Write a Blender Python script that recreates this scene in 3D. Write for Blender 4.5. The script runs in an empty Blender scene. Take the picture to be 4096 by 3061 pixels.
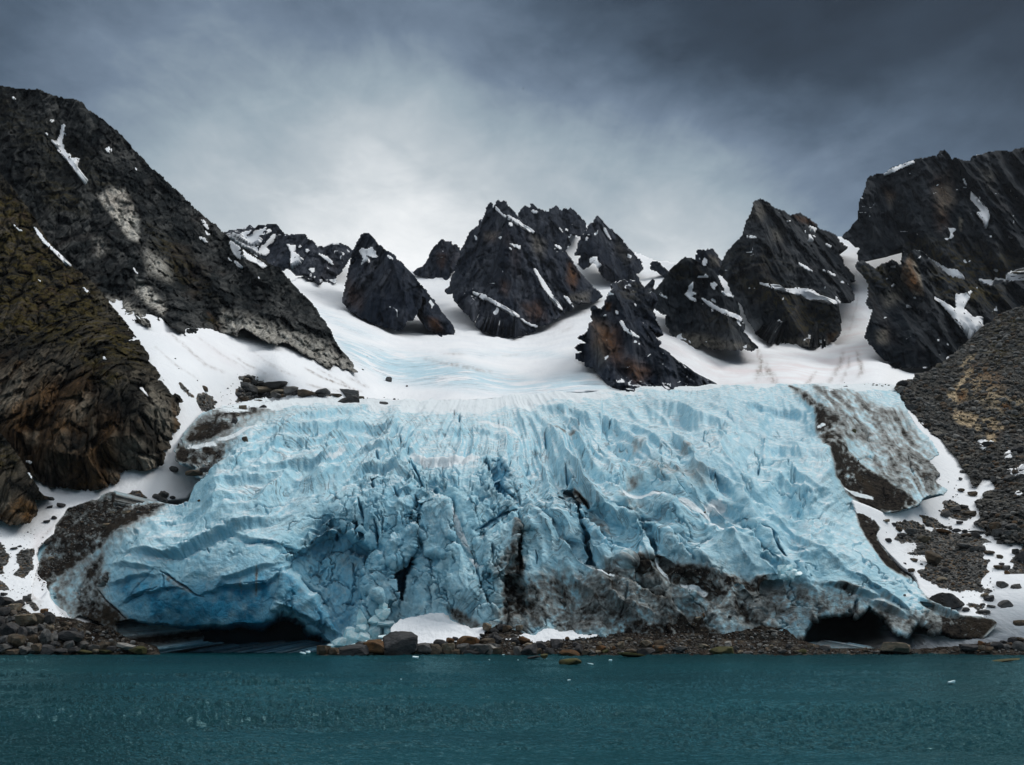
import bpy, math, random
import numpy as np
from mathutils import Vector, Matrix

# ------------------------------------------------------------------ camera, sky, sun, exposure
S = bpy.context.scene
W_, H_, FPX = 4096.0, 3061.0, 3413.33          # picture size and focal length in its pixels (30 mm lens on 36 mm)
PITCH = math.radians(15.9)
CAM = np.array([0.0, 0.0, 6.0])
cd = bpy.data.cameras.new("camera"); cam = bpy.data.objects.new("camera", cd); S.collection.objects.link(cam)
cd.lens = 30.0; cd.sensor_width = 36.0; cd.clip_start = 0.5; cd.clip_end = 20000
cam.location = CAM; cam.rotation_euler = (math.pi/2 + PITCH, 0, 0)
S.camera = cam
S.view_settings.view_transform = 'Standard'; S.view_settings.look = 'None'
S.view_settings.exposure = 0.0; S.view_settings.gamma = 1.0
S.cycles.max_bounces = 6; S.cycles.diffuse_bounces = 3; S.cycles.glossy_bounces = 2; S.cycles.use_denoising = True

cP, sP = math.cos(PITCH), math.sin(PITCH)
def rays(u, v):
    """directions through picture points, scaled so that y = 1"""
    xc = (np.asarray(u, float) - W_/2)/FPX; yc = -(np.asarray(v, float) - H_/2)/FPX
    y = cP - yc*sP
    return np.stack([xc/y, np.ones_like(y), (sP + yc*cP)/y], -1)
def unproj(u, v, d):
    return CAM + rays(u, v)*np.asarray(d, float)[..., None]

SUN_EL, SUN_AZ = math.radians(50), math.radians(74)   # azimuth from +Y towards +X: off to the right
sl = bpy.data.lights.new("sun", 'SUN'); sl.energy = 1.5; sl.angle = math.radians(22); sl.color = (1.0, 0.96, 0.90)
so = bpy.data.objects.new("sun", sl); S.collection.objects.link(so)
sdir = Vector((math.sin(SUN_AZ)*math.cos(SUN_EL), math.cos(SUN_AZ)*math.cos(SUN_EL), math.sin(SUN_EL)))
so.rotation_euler = sdir.to_track_quat('Z', 'Y').to_euler()

class NT:
    """small helper for node trees"""
    def __init__(s, tree): s.t = tree; s.n = tree.nodes; s.l = tree.links
    def add(s, typ, **kw):
        n = s.n.new(typ)
        for k, v in kw.items(): setattr(n, k, v)
        return n
    def set(s, sock, v):
        if isinstance(v, bpy.types.NodeSocket): s.l.new(v, sock)
        elif v is not None: sock.default_value = v
    def math(s, op, a, b=None, c=None, clamp=False):
        n = s.add('ShaderNodeMath', operation=op, use_clamp=clamp)
        for i, x in enumerate((a, b, c)):
            if x is not None: s.set(n.inputs[i], x)
        return n.outputs[0]
    def vmath(s, op, a, b=None, out=0):
        n = s.add('ShaderNodeVectorMath', operation=op); s.set(n.inputs[0], a)
        if b is not None: s.set(n.inputs[1], b)
        return n.outputs[out]
    def mix(s, f, a, b, blend='MIX'):
        n = s.add('ShaderNodeMix', data_type='RGBA', blend_type=blend); n.clamp_factor = True
        s.set(n.inputs[0], f)
        for i, x in ((6, a), (7, b)):
            if isinstance(x, (tuple, list)) and len(x) == 3: x = (*x, 1)
            s.set(n.inputs[i], x)
        return n.outputs[2]
    def rng(s, v, a, b, c=0.0, d=1.0, smooth=True):
        n = s.add('ShaderNodeMapRange', interpolation_type='SMOOTHSTEP' if smooth else 'LINEAR')
        s.set(n.inputs[0], v)
        for i, x in zip((1, 2, 3, 4), (a, b, c, d)): n.inputs[i].default_value = x
        return n.outputs[0]
    def noise(s, vec, scale, detail=4, rough=0.55, dist=0.0, dims='3D', w=None, lac=2.0):
        n = s.add('ShaderNodeTexNoise', noise_dimensions=dims)
        if vec is not None: s.set(n.inputs['Vector'], vec)
        if w is not None: s.set(n.inputs['W'], w)
        n.inputs['Scale'].default_value = scale; n.inputs['Detail'].default_value = detail
        n.inputs['Roughness'].default_value = rough; n.inputs['Distortion'].default_value = dist
        n.inputs['Lacunarity'].default_value = lac
        return n.outputs['Fac']
    def voro(s, vec, scale, feature='F1', out='Distance', rnd=1.0):
        n = s.add('ShaderNodeTexVoronoi', feature=feature); s.set(n.inputs['Vector'], vec)
        n.inputs['Scale'].default_value = scale; n.inputs['Randomness'].default_value = rnd
        return n.outputs[out]
    def scale(s, vec, xyz, rot=(0, 0, 0)):
        n = s.add('ShaderNodeMapping'); s.set(n.inputs['Vector'], vec)
        n.inputs['Scale'].default_value = xyz; n.inputs['Rotation'].default_value = rot
        return n.outputs[0]
    def attr(s, name): return s.add('ShaderNodeAttribute', attribute_name=name).outputs['Fac']
    def bump(s, h, strength, dist, normal=None):
        n = s.add('ShaderNodeBump'); s.set(n.inputs['Height'], h)
        n.inputs['Strength'].default_value = strength; n.inputs['Distance'].default_value = dist
        if normal is not None: s.set(n.inputs['Normal'], normal)
        return n.outputs[0]
    def ramp(s, f, stops):
        n = s.add('ShaderNodeValToRGB'); s.set(n.inputs[0], f); e = n.color_ramp.elements
        while len(e) < len(stops): e.new(0.5)
        for el, (p, c) in zip(e, stops): el.position = p; el.color = (*c, 1)
        return n.outputs[0]

def world():
    w = bpy.data.worlds.new("World"); S.world = w; w.use_nodes = True
    g = NT(w.node_tree); g.n.clear()
    sky = g.add('ShaderNodeTexSky', sky_type='NISHITA', sun_disc=False, sun_elevation=SUN_EL, sun_rotation=SUN_AZ)
    tc = g.add('ShaderNodeTexCoord').outputs['Generated']
    sep = g.add('ShaderNodeSeparateXYZ'); g.set(sep.inputs[0], tc)
    # cloud deck seen in perspective: direction over height
    up = g.math('MAXIMUM', g.math('ADD', sep.outputs[2], 0.25), 0.12)
    cx = g.math('DIVIDE', sep.outputs[0], up); cy = g.math('DIVIDE', sep.outputs[1], up)
    cv = g.add('ShaderNodeCombineXYZ'); g.set(cv.inputs[0], cx); g.set(cv.inputs[1], cy)
    cw = g.scale(tc, (1.0, 1.0, 1.7), (0, .45, 0)); n1 = g.noise(cw, 4.2, 7, 0.56, 0.5); n2 = g.noise(cw, 13.0, 5, 0.6, 0.4)
    # heavier and thinner parts of the overcast, by direction (picture x, y on a 2212-wide copy; brightness)
    pts = [(30,60,.24),(230,130,.37),(420,160,.38),(650,60,.29),(900,20,.25),(930,130,.42),(1150,60,.19),(1400,60,.15),(1650,60,.07),(1900,70,.09),(2180,30,.06),
           (60,150,.36),(250,300,.47),(480,330,.55),(700,280,.66),(900,330,.92),(1010,260,.58),(1150,230,.36),(1400,230,.22),(1650,200,.13),(1850,230,.22),(2150,220,.18),
           (480,470,.75),(650,480,.78),(850,450,.94),(1000,430,.88),(1180,330,.60),(1350,380,.60),(1500,330,.42),(1750,370,.42),(1950,290,.33),(2180,300,.29),
           (1450,530,.86),(1250,430,.80),(1600,450,.66),(1800,480,.50),(700,560,.84),(950,560,.92),(-400,300,.45),(-300,900,.6),(2600,300,.3),(2600,900,.5),(1100,900,.9)]
    D = [rays(x/0.54004, y/0.54004) for x, y, _ in pts]
    ctl = [(d/np.linalg.norm(d), s_) for d, (_, _, s_) in zip(D, pts)]
    far = []
    for az in range(0, 360, 45):                                    # beyond the frame: overhead and behind the camera
        for el in (12, 62):
            if el < 50 and (az < 60 or az > 300): continue
            a, e = math.radians(az), math.radians(el)
            far.append((np.array([math.sin(a)*math.cos(e), math.cos(a)*math.cos(e), math.sin(e)]), 1.0 if el > 50 else .24))
    far.append((np.array([0, 0, 1.0]), 1.65))
    # a gentle wander of the direction keeps the cloud edges ragged
    nz = g.add('ShaderNodeTexNoise'); g.set(nz.inputs['Vector'], cv.outputs[0]); nz.inputs['Scale'].default_value = 1.9; nz.inputs['Detail'].default_value = 6
    wv = g.vmath('SCALE', g.vmath('SUBTRACT', nz.outputs['Color'], (0.5, 0.5, 0.5))); wv.node.inputs['Scale'].default_value = 0.16
    dirn = g.vmath('NORMALIZE', g.vmath('ADD', tc, wv))
    num = den = None
    for k, lst in ((230.0, ctl), (9.0, far)):
        for d, s_ in lst:
            dot = g.vmath('DOT_PRODUCT', dirn, tuple(d), out=1)
            e = g.math('EXPONENT', g.math('MULTIPLY', g.math('SUBTRACT', dot, 1.0), k))
            if k < 50: e = g.math('MULTIPLY', e, .012)
            a = g.math('MULTIPLY', e, s_)
            num = a if num is None else g.math('ADD', num, a)
            den = e if den is None else g.math('ADD', den, e)
    s_ = g.math('DIVIDE', num, g.math('ADD', den, 1e-6))
    s_ = g.math('ADD', g.math('MULTIPLY', g.math('SUBTRACT', s_, .48), 1.55), .61)
    vary = g.math('ADD', g.math('MULTIPLY', g.math('SUBTRACT', n1, 0.5), 0.62), g.math('MULTIPLY', g.math('SUBTRACT', n2, 0.5), 0.26))
    s_ = g.math('ADD', s_, g.math('MULTIPLY', vary, g.rng(s_, 0.1, 0.6, 0.55, 1.0)))
    col = g.ramp(g.math('MULTIPLY', s_, 0.75), [(0.0, (.010, .017, .027)), (.12, (.030, .048, .073)), (.24, (.085, .125, .18)), (.37, (.17, .23, .31)), (.52, (.33, .41, .47)), (.68, (.53, .59, .63)), (.9, (.97, .99, 1.0))])
    b1 = g.add('ShaderNodeBackground'); g.set(b1.inputs[0], sky.outputs[0]); b1.inputs[1].default_value = 0.1
    b2 = g.add('ShaderNodeBackground'); g.set(b2.inputs[0], col); b2.inputs[1].default_value = 1.0
    ms = g.add('ShaderNodeMixShader'); ms.inputs[0].default_value = 0.97
    g.l.new(b1.outputs[0], ms.inputs[1]); g.l.new(b2.outputs[0], ms.inputs[2])
    out = g.add('ShaderNodeOutputWorld'); g.l.new(ms.outputs[0], out.inputs[0])
world()

# ------------------------------------------------------------------ numpy helpers: noise, traced outlines, depth surfaces
rs = np.random.RandomState(7)
def _h(ix, iy, iz, seed):
    h = (ix.astype(np.uint32)*np.uint32(374761393) + iy.astype(np.uint32)*np.uint32(668265263) + iz.astype(np.uint32)*np.uint32(2147483647 - 58) + np.uint32((seed*1274126177) & 0xffffffff))
    h = (h ^ (h >> np.uint32(13)))*np.uint32(1274126177)
    h = (h ^ (h >> np.uint32(16)))*np.uint32(2246822519)
    return h ^ (h >> np.uint32(15))
_G = np.array([(1,1,0),(-1,1,0),(1,-1,0),(-1,-1,0),(1,0,1),(-1,0,1),(1,0,-1),(-1,0,-1),(0,1,1),(0,-1,1),(0,1,-1),(0,-1,-1),(1,1,0),(-1,1,0),(0,-1,1),(0,-1,-1)], np.float32)
def perlin(p, seed=0):
    p = np.asarray(p, np.float32); f = np.floor(p); i = f.astype(np.int64); f = p - f
    w = f*f*f*(f*(f*6 - 15) + 10); out = 0
    for dx in (0, 1):
        wx = w[..., 0] if dx else 1 - w[..., 0]
        for dy in (0, 1):
            wy = w[..., 1] if dy else 1 - w[..., 1]
            for dz in (0, 1):
                wz = w[..., 2] if dz else 1 - w[..., 2]
                g = _G[_h(i[..., 0] + dx, i[..., 1] + dy, i[..., 2] + dz, seed) & np.uint32(15)]
                out = out + wx*wy*wz*(g[..., 0]*(f[..., 0] - dx) + g[..., 1]*(f[..., 1] - dy) + g[..., 2]*(f[..., 2] - dz))
    return out
def fbm(p, oct=4, gain=0.5, seed=0, ridged=False):
    a, t, s = 1.0, 0, 0
    for k in range(oct):
        n = perlin(p*(2.03**k) + 17.3*k, seed + k)
        if ridged: n = 0.6 - np.abs(n)*1.6
        s = s + a*n; t += a; a *= gain
    return s/t
def fbm2(u, v, su, sv, oct=4, gain=0.5, seed=0, ridged=False):
    return fbm(np.stack([u/su, v/sv, np.zeros_like(u)], -1), oct, gain, seed, ridged)
def worley(p, seed=0, jit=0.9):
    """nearest cell: distance, edge gap, random tone, vector from its centre, random tilt"""
    p = np.asarray(p, np.float32); c = np.floor(p).astype(np.int64)
    d1 = np.full(p.shape[:-1], 9.0, np.float32); d2 = d1.copy(); hid = np.zeros(p.shape[:-1], np.uint32); off = np.zeros_like(p)
    for dx in (-1, 0, 1):
        for dy in (-1, 0, 1):
            for dz in (-1, 0, 1):
                q = c + (dx, dy, dz); h = _h(q[..., 0], q[..., 1], q[..., 2], seed)
                r = np.stack([(h & np.uint32(1023)), (h >> np.uint32(10)) & np.uint32(1023), (h >> np.uint32(20)) & np.uint32(1023)], -1)/1023.0
                v = p - (q + 0.5 + (r - 0.5)*jit); d = np.sqrt((v*v).sum(-1))
                m = d < d1
                d2 = np.where(m, d1, np.minimum(d2, d)); d1 = np.where(m, d, d1); hid = np.where(m, h, hid); off = np.where(m[..., None], v, off)
    h2 = _h(hid.astype(np.int64), hid.astype(np.int64), hid.astype(np.int64)*0, seed + 5)
    tone = (h2 & np.uint32(1023))/1023.0
    tilt = np.stack([((h2 >> np.uint32(k)) & np.uint32(255))/127.5 - 1 for k in (4, 12, 20)], -1)
    return d1, d2 - d1, tone, off, tilt
def sstep(x, a, b):
    t = np.clip((x - a)/(b - a), 0, 1); return t*t*(3 - 2*t)

ZOOM = {'Z': (0, 0, .54004), 'A': (0, 300, 1.5027), 'B': (0, 1300, 2.0109), 'C': (0, 1900, 2.0109), 'D': (900, 750, 1.837), 'E': (1700, 750, 1.8367),
        'F': (2600, 600, 1.4786), 'G': (3000, 1400, 1.2719), 'H': (700, 1500, 1.4371), 'I': (1900, 1500, 1.4371), 'T': (3400, 1250, 2.543), 'U': (3500, 1850, 2.755),
        'V': (3300, 2300, 2.779), 'L': (0, 2350, 3.16), 'N': (1200, 2350, 2.765), 'O': (1900, 2450, 2.765), 'Q': (2600, 2450, 2.765), 'R': (700, 1450, 2.212), 'K': (1500, 2580, 2.011),
        'J1': (1100, 1900, 3.673), 'J2': (1600, 1800, 3.673), 'J3': (1600, 2150, 3.673), 'J4': (2150, 1900, 2.755)}
def T(z, pts):
    x, y, s = ZOOM[z]
    return np.array([(x + p[0]/s, y + p[1]/s) for p in pts], float)
def TT(*a): return np.concatenate([T(z, p) for z, p in a])

def seg_dist(u, v, pts, closed):
    """distance to a traced line and which side (positive = right of its direction in the picture), with the position along it"""
    n = len(pts); best = np.full(u.shape, 1e9); side = np.zeros(u.shape); along = np.zeros(u.shape)
    L = np.concatenate([[0], np.cumsum(np.linalg.norm(np.diff(pts, axis=0), axis=1))]); tot = max(L[-1], 1e-6)
    for k in range(n if closed else n - 1):
        a = pts[k]; b = pts[(k + 1) % n]; e = b - a; ll = (e*e).sum() + 1e-9
        t = np.clip(((u - a[0])*e[0] + (v - a[1])*e[1])/ll, 0, 1)
        dx = u - a[0] - t*e[0]; dy = v - a[1] - t*e[1]; d = dx*dx + dy*dy
        m = d < best; best = np.where(m, d, best)
        if not closed:
            side = np.where(m, np.sign(e[0]*(v - a[1]) - e[1]*(u - a[0])), side); along = np.where(m, (L[k] + t*math.sqrt(ll))/tot, along)
    return np.sqrt(best), side, along
def inside(u, v, pts):
    r = np.zeros(u.shape, bool); n = len(pts)
    for k in range(n):
        x0, y0 = pts[k]; x1, y1 = pts[(k + 1) % n]
        if y0 == y1: continue
        r ^= ((y0 > v) != (y1 > v)) & (u < (x1 - x0)*(v - y0)/(y1 - y0) + x0)
    return r
def sdf(u, v, pts, pad=80):
    """signed distance in picture pixels, positive inside; -pad far away"""
    out = np.full(u.shape, -float(pad)); lo = pts.min(0) - pad; hi = pts.max(0) + pad
    c = np.where((u[0] >= lo[0]) & (u[0] <= hi[0]))[0]; r = np.where((v[:, 0] >= lo[1]) & (v[:, 0] <= hi[1]))[0]
    if not len(c) or not len(r): return out
    sl_ = (slice(r[0], r[-1] + 1), slice(c[0], c[-1] + 1)); uu, vv = u[sl_], v[sl_]
    d, _, _ = seg_dist(uu, vv, pts, True)
    out[sl_] = np.where(inside(uu, vv, pts), d, -d)
    return out
class RBF:
    """smooth depth surface through (picture x, y, depth)"""
    def __init__(s, pts, lam=1e-3, z='Z'):
        a = np.array(pts, float); s.c = T(z, a[:, :2])/1000.0; n = len(a); y = np.log(a[:, 2])
        d = np.linalg.norm(s.c[:, None] - s.c[None], axis=2); K = np.where(d > 0, d*d*np.log(d + 1e-12), 0) + lam*np.eye(n)
        Pm = np.c_[np.ones(n), s.c]; M = np.block([[K, Pm], [Pm.T, np.zeros((3, 3))]])
        s.w = np.linalg.solve(M, np.r_[y, 0, 0, 0])
    def __call__(s, u, v):
        u = np.asarray(u, float)/1000; v = np.asarray(v, float)/1000; o = s.w[-3] + s.w[-2]*u + s.w[-1]*v
        for (cx, cy), w in zip(s.c, s.w[:-3]):
            d2 = (u - cx)**2 + (v - cy)**2; o = o + w*0.5*d2*np.log(d2 + 1e-12)
        return np.exp(o)
def plane(zx, zy, Y, slope, az):
    """depth to a rock face through a picture point at distance Y, with its steepness and the way it faces (0 = the camera)"""
    P0 = unproj(zx/.54004, zy/.54004, Y); s, a = math.radians(slope), math.radians(az)
    n = np.array([math.sin(a)*math.sin(s), -math.cos(a)*math.sin(s), math.cos(s)]); k = float(n @ (P0 - CAM))
    def f(u, v):
        r = rays(u, v) @ n
        return k/np.minimum(r, -0.05)
    return f
def planes(lst):
    fs = [plane(*p) for p in lst]
    def f(u, v):
        D = fs[0](u, v)
        for g in fs[1:]: D = np.maximum(D, g(u, v))
        return D
    return f

def grid(x0, y0, x1, y1, step):
    return np.meshgrid(np.arange(x0, x1 + step, step, dtype=float), np.arange(y0, y1 + step, step, dtype=float))
def normals(P):
    du = np.gradient(P, axis=1); dv = np.gradient(P, axis=0)
    n = np.cross(dv, du); n /= np.linalg.norm(n, axis=-1, keepdims=True) + 1e-12
    f = (n*(P - CAM)).sum(-1) > 0
    n[f] *= -1
    return n
def blur(a, k):
    for _ in range(k):
        p = np.pad(a, 1, mode='edge'); a = (p[1:-1, :-2] + 2*p[1:-1, 1:-1] + p[1:-1, 2:])/4
        p = np.pad(a, 1, mode='edge'); a = (p[:-2, 1:-1] + 2*p[1:-1, 1:-1] + p[2:, 1:-1])/4
    return a

def tag(o, label=None, cat=None, group=None, kind=None):
    for k, x in (('label', label), ('category', cat), ('group', group), ('kind', kind)):
        if x: o[k] = x
    return o
def mesh_obj(name, co, quads, mat, attrs=None, parent=None, smooth=True, tris=None):
    me = bpy.data.meshes.new(name); me.vertices.add(len(co)); me.vertices.foreach_set('co', np.asarray(co, np.float32).ravel())
    k = 4 if tris is None else 3; f = quads if tris is None else tris
    me.loops.add(len(f)*k); me.loops.foreach_set('vertex_index', np.asarray(f, np.int32).ravel())
    me.polygons.add(len(f)); me.polygons.foreach_set('loop_start', np.arange(0, len(f)*k, k, dtype=np.int32))
    me.polygons.foreach_set('use_smooth', np.full(len(f), smooth, bool))
    for a, x in (attrs or {}).items():
        me.attributes.new(a, 'FLOAT', 'POINT').data.foreach_set('value', np.asarray(x, np.float32).ravel())
    me.update(calc_edges=True); me.materials.append(mat)
    o = bpy.data.objects.new(name, me); S.collection.objects.link(o)
    if parent: o.parent = parent
    return o
def relief(name, P, keep, mat, attrs=None, parent=None, skirt=0, drop=0, smooth=True):
    """links the kept cells of a grid of points as one mesh; its rim turns away from the camera to give the body its thickness"""
    h, w = keep.shape; q = (keep[:-1, :-1].astype(int) + keep[1:, :-1] + keep[:-1, 1:] + keep[1:, 1:]) >= 2
    idx = np.arange(h*w).reshape(h, w)
    a, b, c, d = idx[:-1, :-1][q], idx[:-1, 1:][q], idx[1:, 1:][q], idx[1:, :-1][q]
    quads = np.stack([a, d, c, b], 1); co = P.reshape(-1, 3); at = {k: np.asarray(x).reshape(-1) for k, x in (attrs or {}).items()}
    if skirt:
        qp = np.pad(q, 1); E = []
        up = qp[1:-1, 1:-1] & ~qp[:-2, 1:-1]; dn = qp[1:-1, 1:-1] & ~qp[2:, 1:-1]; lf = qp[1:-1, 1:-1] & ~qp[1:-1, :-2]; rt = qp[1:-1, 1:-1] & ~qp[1:-1, 2:]
        E.append(np.stack([idx[:-1, :-1][up], idx[:-1, 1:][up]], 1)); E.append(np.stack([idx[1:, 1:][dn], idx[1:, :-1][dn]], 1))
        E.append(np.stack([idx[1:, :-1][lf], idx[:-1, :-1][lf]], 1)); E.append(np.stack([idx[:-1, 1:][rt], idx[1:, 1:][rt]], 1))
        E = np.concatenate(E); rim = np.unique(E); back = np.full(h*w, -1); back[rim] = len(co) + np.arange(len(rim))
        away = rays(0, 0)*0 + (0, 1, 0)
        cr = co[rim]; dirn = cr - CAM; dirn /= np.linalg.norm(dirn, axis=1, keepdims=True)
        # lean the back towards the middle of the body so that it closes behind it
        mid = cr.mean(0); nb = cr + dirn*skirt + (mid - cr)*np.array([.25, 0, .25]) + np.array([0, 0, -drop])
        co = np.concatenate([co, nb]); at = {k: np.concatenate([x, x[rim]]) for k, x in at.items()}
        quads = np.concatenate([quads, np.stack([E[:, 0], E[:, 1], back[E[:, 1]], back[E[:, 0]]], 1)])
    use = np.unique(quads); m = np.full(len(co), -1); m[use] = np.arange(len(use))
    return mesh_obj(name, co[use], m[quads], mat, {k: x[use] for k, x in at.items()}, parent, smooth)

# ------------------------------------------------------------------ materials
def new_mat(name, rough=0.9, spec=0.2):
    m = bpy.data.materials.new(name); m.use_nodes = True; g = NT(m.node_tree)
    b = g.n['Principled BSDF']; b.inputs['Roughness'].default_value = rough; b.inputs['Specular IOR Level'].default_value = spec
    return m, g, b
def rock_mat(name, px, dark, mid, light, warmc=(.16, .075, .03), mossc=(.088, .070, .024), warm0=.10, bump=1.0, streak=.3, tonepow=3.4, ledge=0, outc=(.30, .27, .22)):
    """bare rock; px = metres one picture pixel covers there, so that grain is as fine as one sees"""
    m, g, b = new_mat(name, .95, .04)
    co = g.add('ShaderNodeTexCoord').outputs['Object']; st = g.scale(co, (1, streak, streak))
    big = g.noise(st, .009/px, 5, .6, .4); fine = g.noise(st, .055/px, 5, .65, .2); grain = g.noise(co, .16/px, 3, .7)
    crack = g.voro(st, .036/px, 'DISTANCE_TO_EDGE'); blk = g.add('ShaderNodeTexVoronoi'); g.set(blk.inputs['Vector'], st); blk.inputs['Scale'].default_value = .055/px
    bs = g.add('ShaderNodeSeparateColor'); g.set(bs.inputs[0], blk.outputs['Color'])
    tone = g.attr('tone'); br = g.math('MINIMUM', g.attr('bright'), 1.0)
    c = g.mix(g.rng(fine, .35, .68), dark, mid)
    f = g.math('MULTIPLY', g.rng(big, .42, .70), g.rng(g.math('ADD', g.math('MULTIPLY', bs.outputs[0], .6), g.math('MULTIPLY', fine, .8)), .45, .95))
    c = g.mix(g.math('MULTIPLY', f, .55), c, light)
    fall = g.noise(g.scale(co, (1, .10, .10)), .030/px, 4, .7, .2)
    c = g.mix(g.math('MULTIPLY', g.rng(fall, .54, .70), g.rng(big, .35, .6, .05, .40)), c, light)
    tt = g.math('POWER', tone, tonepow)
    c = g.mix(g.math('MULTIPLY', tt, .45), c, light)
    c = g.mix(g.math('MULTIPLY', br, g.rng(g.math('ADD', fine, g.math('MULTIPLY', tone, .35)), .14, .46)), c, g.mix(g.rng(grain, .3, .7), tuple(x*.6 for x in outc), tuple(x*1.3 for x in outc)))
    wn = g.noise(st, .010/px, 4, .6, .6)
    wf = g.math('ADD', g.math('MULTIPLY', g.rng(wn, .54, .74), warm0), g.math('MULTIPLY', g.rng(g.math('ADD', wn, g.math('MULTIPLY', fine, .3)), .40, .78), g.attr('warm')), clamp=True)
    c = g.mix(g.math('MULTIPLY', wf, g.rng(grain, .25, .5)), c, g.mix(fine, tuple(x*.35 for x in warmc), tuple(x*1.5 for x in warmc)))
    mo = g.math('MULTIPLY', g.attr('moss'), g.rng(g.noise(g.scale(co, (1, 1, 2.2), (0, .5, 0)), .022/px, 5, .7), .44, .60), clamp=True)
    c = g.mix(mo, c, g.mix(g.noise(co, .07/px, 3), mossc, tuple(x*.45 for x in mossc)))
    c = g.mix(g.math('MULTIPLY', g.rng(crack, .07, .0), .5), c, tuple(x*.35 for x in dark))
    if ledge:
        c = g.mix(g.rng(g.math('ADD', g.attr('gully'), g.math('MULTIPLY', g.math('SUBTRACT', fine, .5), .9)), .42, .52), c, (.80, .83, .87))
        gn = g.add('ShaderNodeNewGeometry'); zz = g.add('ShaderNodeSeparateXYZ'); g.set(zz.inputs[0], gn.outputs['Normal'])
        c = g.mix(g.math('MULTIPLY', g.rng(zz.outputs[2], ledge, ledge + .06), g.rng(g.math('ADD', g.math('MULTIPLY', big, .7), g.math('MULTIPLY', fine, .5)), .60, .66)), c, (.80, .83, .87))
    g.set(b.inputs['Base Color'], c)
    h = g.math('ADD', g.math('ADD', g.math('MULTIPLY', fine, 1.0), g.math('MULTIPLY', grain, .35)), g.math('ADD', g.math('MULTIPLY', g.rng(crack, 0, .2), .5), g.math('MULTIPLY', bs.outputs[1], .35)))
    g.set(b.inputs['Normal'], g.bump(h, .9*bump, 13*px))
    return m

def snow_mat():
    m, g, b = new_mat("snow", .75, .25)
    co = g.add('ShaderNodeTexCoord').outputs['Object']
    n = g.noise(co, .03, 5, .6); n2 = g.noise(co, .4, 4, .6)
    c = g.mix(g.rng(n, .35, .65), (.90, .92, .95), (.84, .87, .91))
    c = g.mix(g.math('MULTIPLY', g.attr('pink'), g.rng(n, .4, .65)), c, (.80, .68, .68))
    c = g.mix(g.math('MULTIPLY', g.attr('ice'), g.rng(g.noise(g.scale(co, (.35, .5, 1)), .12, 5, .65, .6), .34, .54)), c, (.50, .70, .80))
    ln = g.noise(g.scale(co, (.12, .25, 1.6), (0, 0, .1)), .30, 6, .7, .6)
    c = g.mix(g.math('MULTIPLY', g.math('MULTIPLY', g.rng(ln, .56, .66), g.attr('ice')), .75), c, (.22, .25, .29))
    l2 = g.noise(g.scale(co, (.07, .16, 2.4), (0, 0, .06)), .55, 5, .72, .4)
    c = g.mix(g.math('MULTIPLY', g.math('MULTIPLY', g.rng(l2, .55, .60), g.rng(g.noise(co, .02, 3, .6), .42, .58)), g.rng(g.attr('ice'), .0, .5, .0, .75)), c, (.25, .31, .37))
    c = g.mix(g.math('MULTIPLY', g.attr('dirt'), g.rng(n2, .25, .6)), c, (.19, .14, .11))
    # rubble where stones lie bare
    blk = g.add('ShaderNodeTexVoronoi'); g.set(blk.inputs['Vector'], co); blk.inputs['Scale'].default_value = 1.15
    bs = g.add('ShaderNodeSeparateColor'); g.set(bs.inputs[0], blk.outputs['Color'])
    rc = g.mix(g.math('POWER', bs.outputs[0], 2.0), (.030, .030, .028), (.15, .15, .145)); rc = g.mix(g.rng(bs.outputs[1], .75, .95), rc, (.13, .085, .045))
    rub = g.rng(g.math('ADD', g.attr('rub'), g.math('MULTIPLY', g.math('SUBTRACT', n2, .5), .5)), .42, .56)
    c = g.mix(rub, c, rc); g.set(b.inputs['Base Color'], c)
    run = g.noise(g.scale(co, (1, .12, .12)), .35, 5, .65, .3); n2 = g.math('ADD', n2, g.math('MULTIPLY', run, .6))
    h = g.mix(rub, n2, g.math('MULTIPLY', g.math('SUBTRACT', 1.0, blk.outputs['Distance']), 2.2))
    g.set(b.inputs['Normal'], g.bump(h, .45, .8))
    return m

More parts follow.
